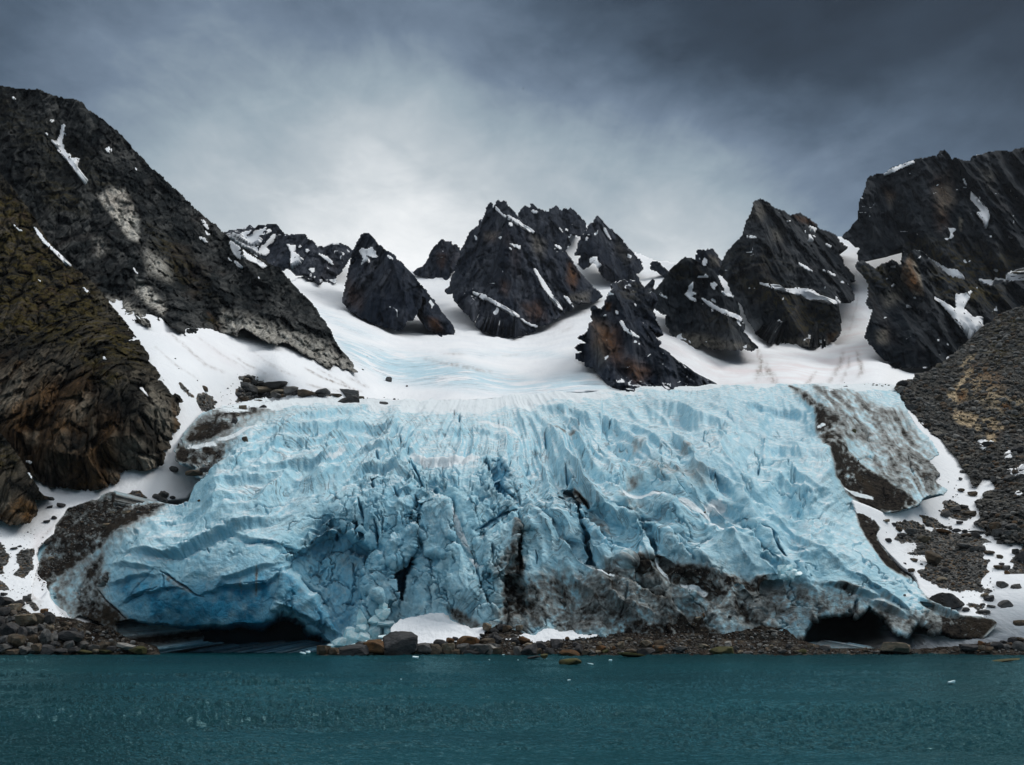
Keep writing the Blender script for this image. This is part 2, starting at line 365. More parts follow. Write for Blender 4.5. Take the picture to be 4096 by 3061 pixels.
def ice_mat():
    m, g, b = new_mat("glacier_ice", .55, .35)
    co = g.add('ShaderNodeTexCoord').outputs['Object']; geo = g.add('ShaderNodeNewGeometry')
    nz = g.add('ShaderNodeSeparateXYZ'); g.set(nz.inputs[0], geo.outputs['Normal'])
    n1 = g.noise(co, .06, 5, .6, .4); n2 = g.noise(co, .45, 5, .65, .3); n3 = g.noise(co, 1.6, 4, .65)
    blue, dirt, phi = g.attr('blue'), g.attr('dirt'), g.attr('phi')
    c = g.mix(g.rng(n1, .32, .68), (.38, .66, .77), (.58, .80, .87))
    c = g.mix(g.math('MULTIPLY', g.rng(g.math('ADD', n2, g.math('MULTIPLY', n1, .3)), .50, .72), .6), c, (.20, .50, .66))
    c = g.mix(blue, c, g.mix(g.rng(n2, .3, .7), (.010, .14, .25), (.045, .34, .55)))
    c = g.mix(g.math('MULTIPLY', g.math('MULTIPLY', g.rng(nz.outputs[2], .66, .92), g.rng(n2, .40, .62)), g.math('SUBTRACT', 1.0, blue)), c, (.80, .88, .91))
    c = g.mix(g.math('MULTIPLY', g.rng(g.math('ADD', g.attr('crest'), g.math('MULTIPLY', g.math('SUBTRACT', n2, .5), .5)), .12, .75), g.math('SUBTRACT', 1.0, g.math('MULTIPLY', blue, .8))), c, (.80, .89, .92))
    # thin dark bands where old layers come out
    w1 = g.noise(None, .15, 4, .72, 0, '1D', phi); w2 = g.noise(None, .05, 3, .6, 0, '1D', phi)
    gate = g.rng(g.noise(co, .055, 4, .6, .5), .38, .62)
    ln = g.math('MULTIPLY', g.math('MULTIPLY', g.rng(w1, .51, .59), gate), g.attr('line'))
    ln = g.math('MULTIPLY', ln, g.rng(g.noise(co, .30, 3, .6, .4), .40, .56))
    c = g.mix(g.math('MULTIPLY', ln, .8), c, (.11, .145, .18))
    c = g.mix(g.math('MULTIPLY', g.math('MULTIPLY', g.rng(w2, .55, .66), g.attr('line')), .20), c, (.22, .36, .44))
    sn = g.rng(g.math('ADD', g.attr('snow'), g.math('MULTIPLY', g.math('SUBTRACT', n2, .5), 1.1)), .40, .70)
    df = g.rng(g.math('ADD', dirt, g.math('ADD', g.math('MULTIPLY', g.math('SUBTRACT', n2, .5), 1.1), g.math('MULTIPLY', g.math('SUBTRACT', n3, .5), .6))), .36, 1.08)
    dc = g.mix(g.rng(g.noise(co, .8, 5, .75), .35, .65), (.005, .005, .006), (.042, .036, .030)); dc = g.mix(g.rng(n1, .55, .7), dc, (.036, .029, .022))
    c = g.mix(g.math('MULTIPLY', g.rng(g.math('ADD', dirt, g.math('MULTIPLY', g.math('SUBTRACT', n1, .5), .4)), .0, .62), .85), c, g.mix(n2, (.085, .078, .070), (.27, .25, .225)))
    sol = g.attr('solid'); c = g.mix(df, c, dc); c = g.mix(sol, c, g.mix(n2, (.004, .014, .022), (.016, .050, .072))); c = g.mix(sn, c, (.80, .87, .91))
    g.set(b.inputs['Base Color'], c)
    g.set(b.inputs['Roughness'], g.mix(df, (.5, .5, .5), (.95, .95, .95)))
    g.set(b.inputs['Specular IOR Level'], g.math('SUBTRACT', .32, g.math('MULTIPLY', g.math('MAXIMUM', df, sol), .30)))
    h = g.math('ADD', g.math('ADD', g.math('MULTIPLY', n2, 1.0), g.math('MULTIPLY', n3, .35)), g.math('MULTIPLY', ln, -.6))
    g.set(b.inputs['Normal'], g.bump(h, .8, .8))
    return m

def water_mat():
    m, g, b = new_mat("sea_water", .3, .0)
    co = g.add('ShaderNodeTexCoord').outputs['Object']; n = g.noise(g.scale(co, (.5, 1, 1)), .02, 4, .6)
    g.set(b.inputs['Base Color'], g.mix(g.rng(n, .35, .65), (.0015, .026, .034), (.0025, .043, .054)))
    w1 = g.noise(g.scale(co, (.62, 1.0, 1), (0, 0, .35)), 1.4, 4, .6, .8); w2 = g.noise(g.scale(co, (.8, 1.2, 1), (0, 0, -.3)), 5.0, 3, .6, .4)
    nb = g.bump(g.math('ADD', w1, g.math('MULTIPLY', w2, .3)), 1.0, .34)
    g.set(b.inputs['Normal'], nb)
    gl = g.add('ShaderNodeBsdfGlossy'); gl.inputs['Color'].default_value = (.42, .76, .82, 1); gl.inputs['Roughness'].default_value = .15; g.set(gl.inputs['Normal'], nb)
    fr = g.add('ShaderNodeFresnel'); fr.inputs['IOR'].default_value = 1.33; g.set(fr.inputs['Normal'], nb)
    ms = g.add('ShaderNodeMixShader'); g.set(ms.inputs[0], g.math('MULTIPLY', fr.outputs[0], .95)); g.l.new(b.outputs[0], ms.inputs[1]); g.l.new(gl.outputs[0], ms.inputs[2])
    out = [x for x in g.n if x.type == 'OUTPUT_MATERIAL'][0]; g.l.new(ms.outputs[0], out.inputs[0])
    return m
SNOW, ICE, WATER = snow_mat(), ice_mat(), water_mat()
FAR = rock_mat("dark_far_rock", .42, (.006, .011, .020), (.018, .025, .040), (.115, .125, .148), bump=.55, ledge=.80)
RIGHT = rock_mat("dark_right_rock", .30, (.006, .010, .015), (.016, .022, .029), (.100, .108, .118), bump=.6, ledge=.87, warm0=.06)
NEAR = rock_mat("blocky_left_rock", .20, (.004, .007, .009), (.013, .017, .019), (.14, .142, .138), bump=1.0, streak=.26, outc=(.56, .54, .49))
CLIFF = rock_mat("mossy_cliff_rock", .15, (.005, .007, .008), (.019, .019, .017), (.17, .145, .11), bump=1.0, streak=.36, warm0=.35, warmc=(.13, .070, .028))
TALUS = rock_mat("talus_rock", .13, (.020, .022, .023), (.085, .085, .082), (.30, .285, .25), bump=1.2, streak=.6, warm0=.25, tonepow=2.6, outc=(.60, .48, .32))

# ------------------------------------------------------------------ water
def water():
    u, v = np.meshgrid(np.concatenate([np.linspace(-7000, -120, 160)[:-1], np.linspace(-120, 4220, 1400), np.linspace(4220, 11000, 160)[1:]]), np.concatenate([np.linspace(2560, 2640, 70)[:-1], np.linspace(2640, 3250, 330)]))
    r = rays(u, v); d = np.clip(-CAM[2]/np.minimum(r[..., 2], -.006), 20, 900); P = CAM + r*d[..., None]; P[..., 2] = 0
    x, y = P[..., 0], P[..., 1]; q = np.stack([x*.92 + y*.35, y - .25*x, 0*x], -1)
    calm = np.clip(.75 + 2.3*fbm(np.stack([x/75, y/26, 0*x], -1), 3, .55, 5), .25, 1.7)
    calm = np.clip(calm*(1 + .9*sstep(-x, -10, 30)*(y < 120)), 0, 1.9)
    z = 4.0*calm*(.085*fbm(q/np.array([2.7, 1.15, 1]), 3, .6, 1, True) + .055*fbm(q/np.array([1.0, .42, 1]), 3, .6, 2, True) + .13*fbm(q/np.array([16, 5.5, 1]), 3, .5, 3))*np.clip(d/60, .6, 1.1)
    P[..., 2] = z - .30; h, w = z.shape; i = np.arange(h*w).reshape(h, w)
    Q = [np.stack([i[:-1, :-1].ravel(), i[1:, :-1].ravel(), i[1:, 1:].ravel(), i[:-1, 1:].ravel()], 1)]
    co = [P.reshape(-1, 3)]; n = h*w
    X, Y = np.meshgrid(np.linspace(-2500, 2500, 13), np.linspace(-600, 2400, 9)); j = n + np.arange(X.size).reshape(X.shape)
    co.append(np.stack([X, Y, X*0 - 1.2], -1).reshape(-1, 3)); Q.append(np.stack([j[:-1, :-1].ravel(), j[:-1, 1:].ravel(), j[1:, 1:].ravel(), j[1:, :-1].ravel()], 1))
    tag(mesh_obj("water", np.concatenate(co), np.concatenate(Q), WATER), "dark teal rippled fjord water in front of the glacier", "water", kind='structure')
water()

# ------------------------------------------------------------------ snow ground: one sheet from the shore up to the saddles
SN = RBF([(-200,1345,200),(0,1335,205),(120,1330,207),(220,1400,208),(-200,1100,245),(0,1130,243),(100,1060,262),(300,1010,275),(230,1200,242),(600,1200,256),(1000,1200,262),(1500,1200,262),
    (380,900,300),(420,800,332),(350,700,375),(230,640,408),(600,770,400),(760,800,435),(560,840,392),(800,860,428),(1100,855,436),(1400,838,448),(1700,832,448),(1900,830,435),(1000,950,330),(1500,950,330),
    (1000,760,600),(1200,780,560),(1000,730,760),(850,730,720),(700,650,820),(620,590,950),(560,500,1150),(755,560,1150),(870,590,1250),(950,620,1150),(990,560,1300),(1150,720,850),(1300,650,1000),(1240,520,1400),
    (1400,560,1500),(1450,640,900),(1545,830,490),(1400,700,640),(1600,790,580),(1700,760,680),(1800,790,620),(1640,680,850),(1570,580,1050),(1850,650,860),(1840,530,1060),(1950,800,600),(2100,650,800),(2200,600,800),
    (1950,860,415),(2040,960,352),(2100,1060,302),(2050,1150,272),(2000,1250,238),(2100,1200,250),(2212,1150,264),(2212,1250,238),(2212,1370,206),(2100,1330,216),(2400,1360,206),(2400,1150,265),(2130,900,405),(2250,850,440),(1500,1400,225),(800,1400,230)])

# the glacier's outline and the distance of its surface
GD = RBF([(100,1330,214),(160,1250,222),(250,1330,211),(300,1250,211),(450,1330,207),(450,1250,206),(600,1330,207),(600,1250,208),(720,1300,213),(700,1180,219),(250,1180,222),(350,1150,219),(500,1130,216),(650,1080,224),(170,1150,240),(250,1080,252),(330,1080,243),(450,1040,242),(600,1000,246),(750,1000,247),(430,1000,262),(550,940,276),(480,900,300),(560,870,340),(450,950,282),(700,900,312),(850,930,292),(850,870,385),(700,868,372),
    (830,1390,213),(900,1330,211),(900,1200,216),(900,1080,225),(1000,1000,244),(1000,1350,208),(1000,1200,214),(1050,1100,224),(1100,1390,207),(1130,1250,214),(1200,1100,227),(1250,1000,250),(1250,1300,208),(1300,1200,215),(1350,1380,205),(1400,1100,231),(1450,1250,213),(1550,1350,205),(1550,1150,224),(1500,1000,256),(1500,930,300),(1650,1350,205),(1700,1230,211),(1700,1100,234),(1700,1000,264),(1650,920,322),(1720,870,385),(1500,870,392),(1300,870,388),(1300,930,306),(1100,930,300),(1100,885,368),(1000,880,375),
    (1100,858,425),(1250,846,436),(1400,838,440),(1550,833,440),(1700,832,438),(1850,830,425),(1935,833,418),(560,855,382),(850,860,412),
    (1750,1350,205),(1800,1150,225),(1850,1280,209),(1950,1350,205),(2050,1340,206),(2140,1370,205),(1900,1210,221),(1950,1280,213),(1780,1050,246),(1770,950,297),(1800,880,362),(1850,950,312),(1900,1000,290),(1950,1060,276),(2030,1050,283),(1980,950,322),(1950,880,382),(1850,1090,262),(1980,1095,268),(2100,1400,203),(1600,1410,203),(1200,1410,204),(400,1410,214),(800,1410,212)], 2e-3)
GPOLY = TT(('Z', [(560,872),(600,868),(700,861),(760,866),(850,869),(1000,866),(1100,857),(1250,846),(1400,838),(1550,833),(1700,832),(1750,834),(1900,829),(1937,832)]),
    ('G', [(745,185),(765,250),(805,320),(850,390),(900,450),(968,530),(930,548),(912,565),(935,600),(950,620),(972,640),(940,680),(995,725),(985,745),(940,755),(880,765),(850,800),(760,825),(680,830),(600,800),(520,770),(540,830),(580,850),(630,870),(660,910),(640,940),(660,980),(720,1050),(770,1100),(830,1140),(850,1170),(860,1210),(900,1270),(950,1320),(1050,1360),(1150,1365),(1230,1380),(1255,1405),(1240,1435),(1190,1470),(1180,1500),(1180,1570),(600,1570)]),
    ('Z', [(1200,1420),(200,1420)]), ('L', [(1200,800),(1100,640),(1020,560),(940,490),(850,420),(780,350),(720,285),(690,230),(660,190),(625,140),(608,60)]), ('C', [(385,940),(330,1000),(265,985),(255,940),(262,880),(282,800),(310,720),(290,650),(302,590),(360,530),(430,470),(440,400),(515,310),(535,268),(650,238),(780,200),(870,150),(940,130),(945,180),(920,250),(960,260),(1060,250),(1150,225),(1300,205),(1500,190),(1560,120),(1660,65)]),
    ('R', [(370,1000),(250,1010),(140,985),(190,930),(150,910),(60,910),(10,880),(20,820),(5,790),(30,725),(70,725),(60,690),(100,620),(150,560),(210,500),(240,450),(330,430),(420,390),(560,370),(700,330),(780,320),(830,320)]))
def line_attr(u, v, lst, w=6):
    a = np.zeros(u.shape)
    for zz, pts, ww, s in lst:
        p = T(zz, pts); lo, hi = p.min(0) - 6*ww, p.max(0) + 6*ww
        m = (u > lo[0]) & (u < hi[0]) & (v > lo[1]) & (v < hi[1])
        if not m.any(): continue
        d, _, al = seg_dist(u[m], v[m], p, False)
        a[m] = np.maximum(a[m], s*np.exp(-(d/ww)**2)*(.55 + .45*np.sin(al*3.14)))
    return a
def blobs(u, v, lst):
    """soft patches: (zoom, outline, strength, softness in picture pixels)"""
    a = np.zeros(u.shape)
    for zz, pts, s, soft in lst:
        a = np.maximum(a, s*sstep(sdf(u, v, T(zz, pts), soft*2 + 10), -soft, soft))
    return a
RUB = [('U', [(190,680),(260,650),(370,640),(450,650),(540,690),(550,740),(620,760),(700,740),(850,770),(960,790),(1060,800),(1150,790),(1170,830),(1280,880),(1200,900),(1180,950),(1300,990),(1200,1010),(1190,1050),(1260,1080),(1210,1130),(1260,1190),(1200,1260),(1160,1320),(1180,1370),(1340,1410),(1280,1440),(1150,1430),(1040,1400),(930,1430),(830,1410),(700,1370),(600,1320),(500,1250),(450,1200),(540,1180),(580,1080),(600,1000),(500,1010),(450,1040),(360,1010),(440,960),(500,950),(450,900),(300,880),(210,850),(250,790),(340,790),(430,790),(350,760),(290,740),(220,720)]),
       ('U', [(740,440),(830,415),(940,470),(1030,500),(1060,540),(1115,560),(1110,590),(1000,640),(930,640),(870,610),(740,580),(705,550),(760,520)]),
       ('U', [(490,580),(600,600),(680,640),(750,690),(840,720),(860,740),(740,730),(640,715),(560,700),(530,650)]),
       ('U', [(1900,930),(1642,930),(1560,1000),(1500,1090),(1530,1130),(1480,1200),(1530,1300),(1490,1380),(1460,1440),(1550,1480),(1900,1520)]),
       ('U', [(990,1560),(1060,1550),(1150,1570),(1220,1600),(1190,1620),(1100,1610)]),
       ('V', [(1560,320),(1640,330),(1720,340),(1770,375),(1700,385),(1610,350)]), ('V', [(1680,410),(1800,395),(1840,440),(2000,430),(2400,420),(2400,560),(2120,540),(1990,490),(1860,460),(1720,440)]),
       ('C', [(-60,520),(20,560),(50,620),(80,650),(60,710),(20,740),(40,790),(-60,810)]), ('C', [(130,640),(180,600),(270,590),(275,640),(255,690),(270,740),(230,790),(200,830),(110,800),(160,740),(140,700)]),
       ('C', [(-60,830),(20,860),(60,900),(80,930),(20,930),(-60,915)]), ('L', [(300,150),(380,90),(400,150),(470,220),(500,290),(420,290),(340,200)]),
       ('R', [(30,170),(70,190),(110,240),(150,290),(180,320),(130,300),(80,260),(40,210)]), ('R', [(200,280),(260,270),(330,310),(360,350),(330,430),(250,440),(200,380),(190,330)]),
       ('C', [(990,200),(1000,160),(1060,130),(1130,130),(1180,180),(1150,220),(1060,250),(960,245)]), ('C', [(1240,180),(1300,135),(1350,150),(1340,200),(1270,205)]),
       ('R', [(560,130),(660,110),(720,150),(830,190),(900,180),(1010,220),(1090,240),(1240,260),(1350,270),(1400,290),(1300,300),(1100,285),(970,300),(830,310),(640,320),(540,290),(540,240),(620,190)]),
       ('R', [(560,300),(780,310),(760,350),(650,350),(540,345)])]
def snow_ground():
    u, v = grid(-420, 880, 4520, 2660, 5)
    sky_ = T('Z', [(-300,520),(180,560),(330,640),(486,594),(594,621),(745,562),(761,550),(778,545),(810,594),(885,584),(897,589),(918,594),(972,572),(996,543),(1005,542),(1026,567),(1188,540),(1247,502),(1261,487),(1275,487),(1296,529),(1350,540),(1388,552),(1420,565),(1458,568),(1485,567),(1512,594),(1620,594),(1728,567),(1798,513),(1820,510),(1860,528),(1905,540),(1940,515),(1975,500),(2010,560),(2600,594),(2600,1440),(-300,1440)])
    n = fbm2(u, v, 26, 26, 4, .55, 3)
    D = SN(u, v); gs = sdf(u, v, GPOLY, 60); D = np.maximum(D, np.where(gs > -60, (GD(u, v) + 75)*sstep(gs, 2, 24) + D*(1 - sstep(gs, 2, 24)), 0)); P = unproj(u, v, D); N = normals(P)
    rub = np.full(u.shape, -60.0)
    for zz, p in RUB: rub = np.maximum(rub, sdf(u, v, T(zz, p), 60))
    rub = np.clip(.5 + (rub + 16*n + 5*fbm2(u, v, 9, 7, 2, .6, 8))/18, 0, 1)
    P = P + N*(fbm(P/np.array([22, 30, 30]), 4, .5, 11)*1.1 + rub*.35*fbm(P/2.2, 3, .6, 12))[..., None]*np.clip(D/500, .35, 2)[..., None]
    ice = blobs(u, v, [('D', [(640,870),(780,930),(900,1000),(1050,1060),(1130,1110),(960,1080),(820,1010),(700,940)], .45, 30), ('D', [(820,1100),(960,1150),(1100,1200),(1300,1230),(1500,1260),(1800,1330),(1900,1420),(1700,1460),(1400,1440),(1200,1380),(1000,1290),(880,1200)], 1.0, 40),
        ('E', [(-300,1260),(0,1240),(200,1290),(500,1360),(820,1430),(1000,1400),(1160,1370),(1300,1440),(1390,1480),(1000,1500),(600,1500),(300,1470),(0,1420),(-300,1400)], .9, 40), ('E', [(200,1200),(450,1210),(900,1190),(1050,1250),(700,1230),(400,1240)], .4, 25)])
    dirt = line_attr(u, v, [('D', [(590,1330),(700,1390),(850,1450),(1000,1500)], 4, .75), ('D', [(680,1330),(800,1400),(950,1480)], 4, .5), ('D', [(300,1290),(420,1350),(520,1390)], 5, .35), ('D', [(60,1230),(160,1300),(300,1370)], 5, .4), ('D', [(180,1180),(300,1280),(420,1330)], 4, .3),
        ('D', [(600,1440),(720,1480),(850,1500)], 5, .5), ('D', [(905,1395),(960,1420),(1050,1470)], 6, .6), ('B', [(1350,50),(1500,180),(1650,320),(1800,380)], 6, .5), ('B', [(1250,180),(1420,330),(1600,440)], 4, .35), ('B', [(1600,100),(1800,250),(2000,360)], 5, .3),
        ('F', [(640,1190),(650,1230),(665,1270)], 9, .9), ('F', [(665,1260),(650,1300),(635,1350)], 14, .8), ('F', [(670,1260),(700,1310),(730,1350),(735,1385)], 14, .85), ('F', [(660,1290),(690,1340)], 16, .6),
        ('F', [(1140,1200),(1120,1280),(1080,1350)], 10, .75), ('F', [(1110,1310),(1060,1370),(1010,1395)], 9, .6), ('F', [(1225,1200),(1245,1270),(1255,1310),(1230,1335)], 9, .9), ('F', [(1180,1230),(1170,1300),(1130,1370)], 8, .45), ('F', [(980,1310),(940,1370),(910,1395)], 7, .6), ('F', [(1230,640),(1215,760),(1235,860),(1200,1000),(1170,1100)], 4, .30), ('F', [(1225,900),(1200,1010),(1150,1100)], 3, .2),
        ('E', [(1080,1020),(1030,1050),(1000,1060)], 6, .45), ('E', [(0,1255),(150,1290),(380,1340),(480,1355)], 8, .5), ('E', [(140,1220),(300,1225)], 5, .35), ('E', [(570,1240),(700,1225)], 4, .35), ('E', [(1200,1330),(1280,1390),(1360,1460)], 12, .6), ('E', [(1110,1270),(1200,1320)], 8, .5),
        ('C', [(470,310),(420,420),(330,520),(270,600)], 7, .3), ('L', [(470,100),(430,150),(520,240)], 26, .5), ('U', [(350,970),(430,930),(240,830)], 14, .3)])
    dirt = 1.35*dirt*np.clip(.6 + 1.4*fbm2(u, v, 14, 22, 3, .6, 21), 0, 1.2)
    pink = blobs(u, v, [('F', [(-50,1020),(300,1200),(620,1220),(1100,1180),(1200,700),(1300,1150),(1300,1300),(900,1400),(400,1400)], .55, 60), ('C', [(280,480),(420,420),(300,620),(250,600)], .5, 25), ('E', [(1050,980),(900,1040),(1100,1060)], .4, 40), ('F', [(1900,960),(1960,1000),(1890,1120)], .5, 20), ('B', [(1350,50),(1700,350),(2200,450),(2200,250)], .2, 60)])
    keep = sdf(u, v, sky_, 60) + 5*n > 0
    keep[-1] = True
    return u, v, P, N, D, tag(relief("snow_field", P, keep, SNOW, dict(rub=rub, ice=ice, dirt=dirt, pink=pink), skirt=60, drop=30), "white snow slopes and saddles between the dark peaks and around the glacier", "snow field", kind='structure')
SU, SV, SP, SNN, SDp, snow_obj = snow_ground()

# ------------------------------------------------------------------ mountains
SURF = []                                                     # (picture grid origin, step, points, kept) for standing stones on them
def mountain(poly, depth, label, mat, m_px, scale=None, lean=0, step=4, edge=5, snow=(), rib=6, blocks=None, clamp=True, skirt=90, warm=(), moss=(), bright=(), seed=1, name="mountain", jag=0, kind='structure', cat="mountain", grain=.16, streak=4.0):
    lo, hi = poly.min(0) - 24, poly.max(0) + 24; lo = np.maximum(lo, (-460, 250)); hi = np.minimum(hi, (4560, 2660))
    u, v = grid(lo[0], lo[1], hi[0], hi[1], step)
    if scale is None: scale = not isinstance(depth, RBF)
    sd = sdf(u, v, poly, 400)
    if mat in (FAR, RIGHT): jag = jag + 5*sstep(-v, -poly[:, 1].mean(), -poly[:, 1].min())
    k = sd + 1.5 + edge*1.6*fbm2(u, v, 24, 24, 4, .65, seed) + 1.1*edge*fbm2(u, v, 8, 10, 2, .6, seed + 3, True) + jag*fbm2(u, v, 12, 22, 3, .6, seed + 2, True)
    D = depth(u, v)
    if scale:                                                         # bring the face to where its foot meets the snow
        t_ = np.linspace(0, 1, 9)[:-1]; e = np.concatenate([poly + (np.roll(poly, -1, 0) - poly)*x for x in t_]); cut = np.percentile(e[:, 1], 62); e = e[e[:, 1] > cut]
        D = D*np.percentile(SN(e[:, 0], e[:, 1])/depth(e[:, 0], e[:, 1]), 13)
    if clamp: D = np.minimum(D, SN(u, v) - 1.5 - .10*np.clip(sd, 0, 130))
    P = unproj(u, v, D); N = normals(P); q = np.stack([P[..., 0] + lean*P[..., 2], P[..., 1]/streak, P[..., 2]/streak], -1)
    L = 60*m_px
    if not blocks: blocks = (46*m_px, 7*m_px)
    size, amp = blocks; bs_ = min(.42, 1.0/streak)
    but = (mat in (FAR, RIGHT, NEAR))*1.0
    d = 2.0*but*rib*(.42 - 2.0*np.abs(perlin(q/(L*2.6) + 3.3, seed + 80))) + rib*(fbm(q/L, 4, .5, seed + 10, True) - .1) + rib*.6*fbm(P/(L*1.7), 3, .5, seed + 20, True) + rib*grain*fbm(q/(L*.16), 3, .6, seed + 30, True)
    tone = .5 + .9*fbm(q/(L*.22), 3, .6, seed + 40)
    if True:
        qq = (P + .55*size*np.stack([fbm(P/(size*2.5), 2, .5, seed + 50 + i) for i in range(3)], -1)); qq = np.stack([qq[..., 0] + lean*qq[..., 2], qq[..., 1]*bs_, qq[..., 2]*bs_], -1)
        d1, gap, tn, off, tilt = worley(qq/size, seed); tilt = tilt*np.array([1.5, .6, .3])
        d = d + amp*((tn - .5)*1.1 + (off*tilt).sum(-1)*1.3 - .7*sstep(gap, .16, 0))
        d1, gap2, tn2, off, tilt = worley(qq/(size*.42) + 3.1, seed + 3); tilt = tilt*np.array([1.4, .6, .5])
        d = d + amp*.42*((tn2 - .5)*1.1 + (off*tilt).sum(-1)*1.3 - .6*sstep(gap2, .16, 0))
        tone = .55*tn + .45*tn2
    tone = np.clip(tone, 0, 1)
    V = CAM - P; V /= np.linalg.norm(V, axis=-1, keepdims=True); nv = np.clip((N*V).sum(-1), .45, 1)
    P2 = P + V*(d/nv)[..., None]
    gul = (np.abs(perlin(P/(L*1.15) + 5.1, seed + 70)) < .030)*sstep(fbm(P/(L*1.6), 2, .5, seed + 71), .10, .22)*(mat in (FAR, RIGHT))
    at = dict(gully=blur(gul.astype(float), 1), tone=tone, warm=blobs(u, v, warm), moss=blobs(u, v, moss), bright=blobs(u, v, bright))
    k = k - 16*sstep(v, poly[:, 1].mean(), poly[:, 1].max())*np.clip(fbm2(u + .35*v, v, 15, 75, 3, .55, seed + 5), 0, 1)*(cat == 'mountain')
    keep = k > 0
    o = tag(relief(name, P2, keep, mat, at, skirt=skirt, drop=0), label, cat, kind=kind)
    SURF.append((lo, step, P2, keep, o))
    ds = blur(d, 6); base = P + V*((ds + .12*rib + .10*blocks[1])/nv)[..., None] - rays(u, v)*(m_px*1.5)
    for zz, pts in snow:
        s_ = sdf(u, v, T(zz, pts), 40) + 6.0*fbm2(u, v, 12, 12, 4, .65, seed + 60) + 1.0
        kk = (s_ > 0) & (k > -6)
        if kk.sum() < 4: continue
        relief("snow_patch", base, kk, SNOW, None, parent=o, skirt=4*m_px)
    return o

M1 = T('D', [(-40,345),(40,325),(120,318),(180,290),(215,310),(245,290),(300,285),(375,283),(395,310),(425,340),(450,355),(520,350),(590,352),(600,375),(640,400),(665,440),(715,442),(735,460),(760,445),(795,418),(850,418),(895,440),(930,465),(935,490),(915,525),(885,560),(860,600),(845,635),(815,650),(825,680),(810,700),(760,695),(720,665),(690,640),(715,690),(690,715),(660,680),(650,650),(640,680),(580,655),(520,640),(485,620),(495,590),(480,595),(420,605),(350,580),(280,530),(200,470),(120,430),(40,380)])
mountain(M1, planes([(560,540,1120,50,-15),(680,560,1120,52,25)]), "low snow-streaked dark ridge behind the left mountain, left of the dome-shaped peak", FAR, .35, rib=9, seed=101, snow=[
    ('D', [(40,365),(110,338),(160,325),(240,318),(300,296),(345,320),(290,345),(240,352),(270,375),(285,400),(250,415),(190,432),(150,408),(120,395),(90,375)]), ('D', [(20,380),(90,385),(150,425),(230,440),(290,425),(330,380),(345,350),(375,345),(345,395),(310,425),(285,440),(315,450),(330,480),(300,500),(240,490),(150,450),(70,410)]),
    ('D', [(460,415),(480,432),(520,430),(500,470),(530,490),(575,530),(560,560),(520,580),(490,600),(480,540),(490,490)]), ('D', [(690,490),(740,505),(770,525),(800,575),(760,545)]), ('D', [(590,455),(615,465),(600,478)]), ('D', [(400,375),(412,385),(405,400)]), ('D', [(620,600),(660,598),(640,640),(630,660),(640,630)]), ('D', [(815,545),(828,555),(820,562)]), ('D', [(530,432),(560,432),(545,445)])])
M2 = T('D', [(940,480),(960,440),(980,400),(1005,360),(1030,342),(1060,345),(1085,375),(1110,410),(1150,445),(1200,475),(1245,505),(1250,525),(1290,550),(1320,590),(1360,625),(1390,660),(1430,710),(1490,780),(1505,805),(1540,840),(1570,890),(1610,940),(1660,1000),(1685,1050),(1680,1085),(1630,1098),(1580,1090),(1520,1060),(1480,1030),(1460,1000),(1465,940),(1465,890),(1490,840),(1480,810),(1450,790),(1440,800),(1443,840),(1430,890),(1405,930),(1375,975),(1335,985),(1325,1030),(1280,1048),(1200,1030),(1120,1005),(1040,975),(960,930),(900,880),(868,840),(880,770),(895,700),(910,620),(930,550)])
mountain(M2, planes([(800,640,900,60,-38),(800,640,900,60,8),(900,640,925,58,42)]), "dome-shaped dark pyramid peak with a small snow patch just under its summit", FAR, .30, rib=9, seed=102, warm=[('D', [(1480,960),(1560,980),(1600,1060),(1540,1070)], .7, 20), ('D', [(900,700),(1000,760),(1000,880),(900,860)], .25, 30)], snow=[
    ('D', [(985,462),(1010,450),(1040,460),(1080,440),(1100,470),(1120,510),(1090,515),(1050,500),(1030,490),(1040,520),(1065,545),(1020,550),(1000,570),(1020,530),(1005,495)]), ('D', [(1185,498),(1210,505),(1245,532),(1210,522)]), ('D', [(1150,545),(1180,565),(1155,560)]), ('D', [(1030,465),(1060,470),(1040,480)])])
M3 = T('D', [(1380,628),(1420,605),(1450,590),(1475,565),(1500,520),(1520,470),(1550,435),(1580,410),(1598,388),(1620,410),(1655,410),(1680,445),(1690,425),(1720,455),(1730,490),(1715,520),(1690,560),(1680,610),(1650,640),(1640,665),(1600,690),(1560,705),(1520,690),(1500,670),(1510,655),(1470,655),(1430,640),(1400,636)])
mountain(M3, planes([(960,570,1220,62,-20),(960,570,1220,60,35)]), "small dark rock peak between the dome-shaped peak and the highest central massif", FAR, .42, rib=9, seed=103, jag=4, snow=[('D', [(1650,480),(1665,488),(1655,495)])], warm=[('D', [(1560,480),(1620,500),(1600,600),(1560,560)], .3, 15)])
M4B = T('E', [(640,260),(690,215),(720,160),(745,148),(770,165),(790,133),(820,165),(870,180),(905,200),(940,165),(965,152),(1000,180),(1035,165),(1080,175),(1110,200),(1140,225),(1170,260),(1175,300),(1165,330),(1140,355),(1110,350),(1115,310),(1075,345),(1040,350),(1020,330),(1045,370),(1060,420),(1050,440),(1020,460),(1000,455),(1040,520),(1000,560),(900,560),(760,420)])
mountain(M4B, planes([(1180,500,1180,60,-20),(1180,500,1180,62,30)]), "jagged saw-toothed dark ridge just behind and right of the highest central summit", FAR, .38, rib=10, seed=104, jag=9, snow=[('E', [(785,165),(830,180),(815,190),(790,182)]), ('E', [(1030,308),(1060,312),(1045,322)]), ('E', [(1130,225),(1150,235),(1135,240)]), ('E', [(1070,190),(1085,196),(1072,200)]), ('E', [(1100,345),(1125,370),(1112,380)]), ('E', [(975,285),(1000,310),(1015,330),(990,305)])])
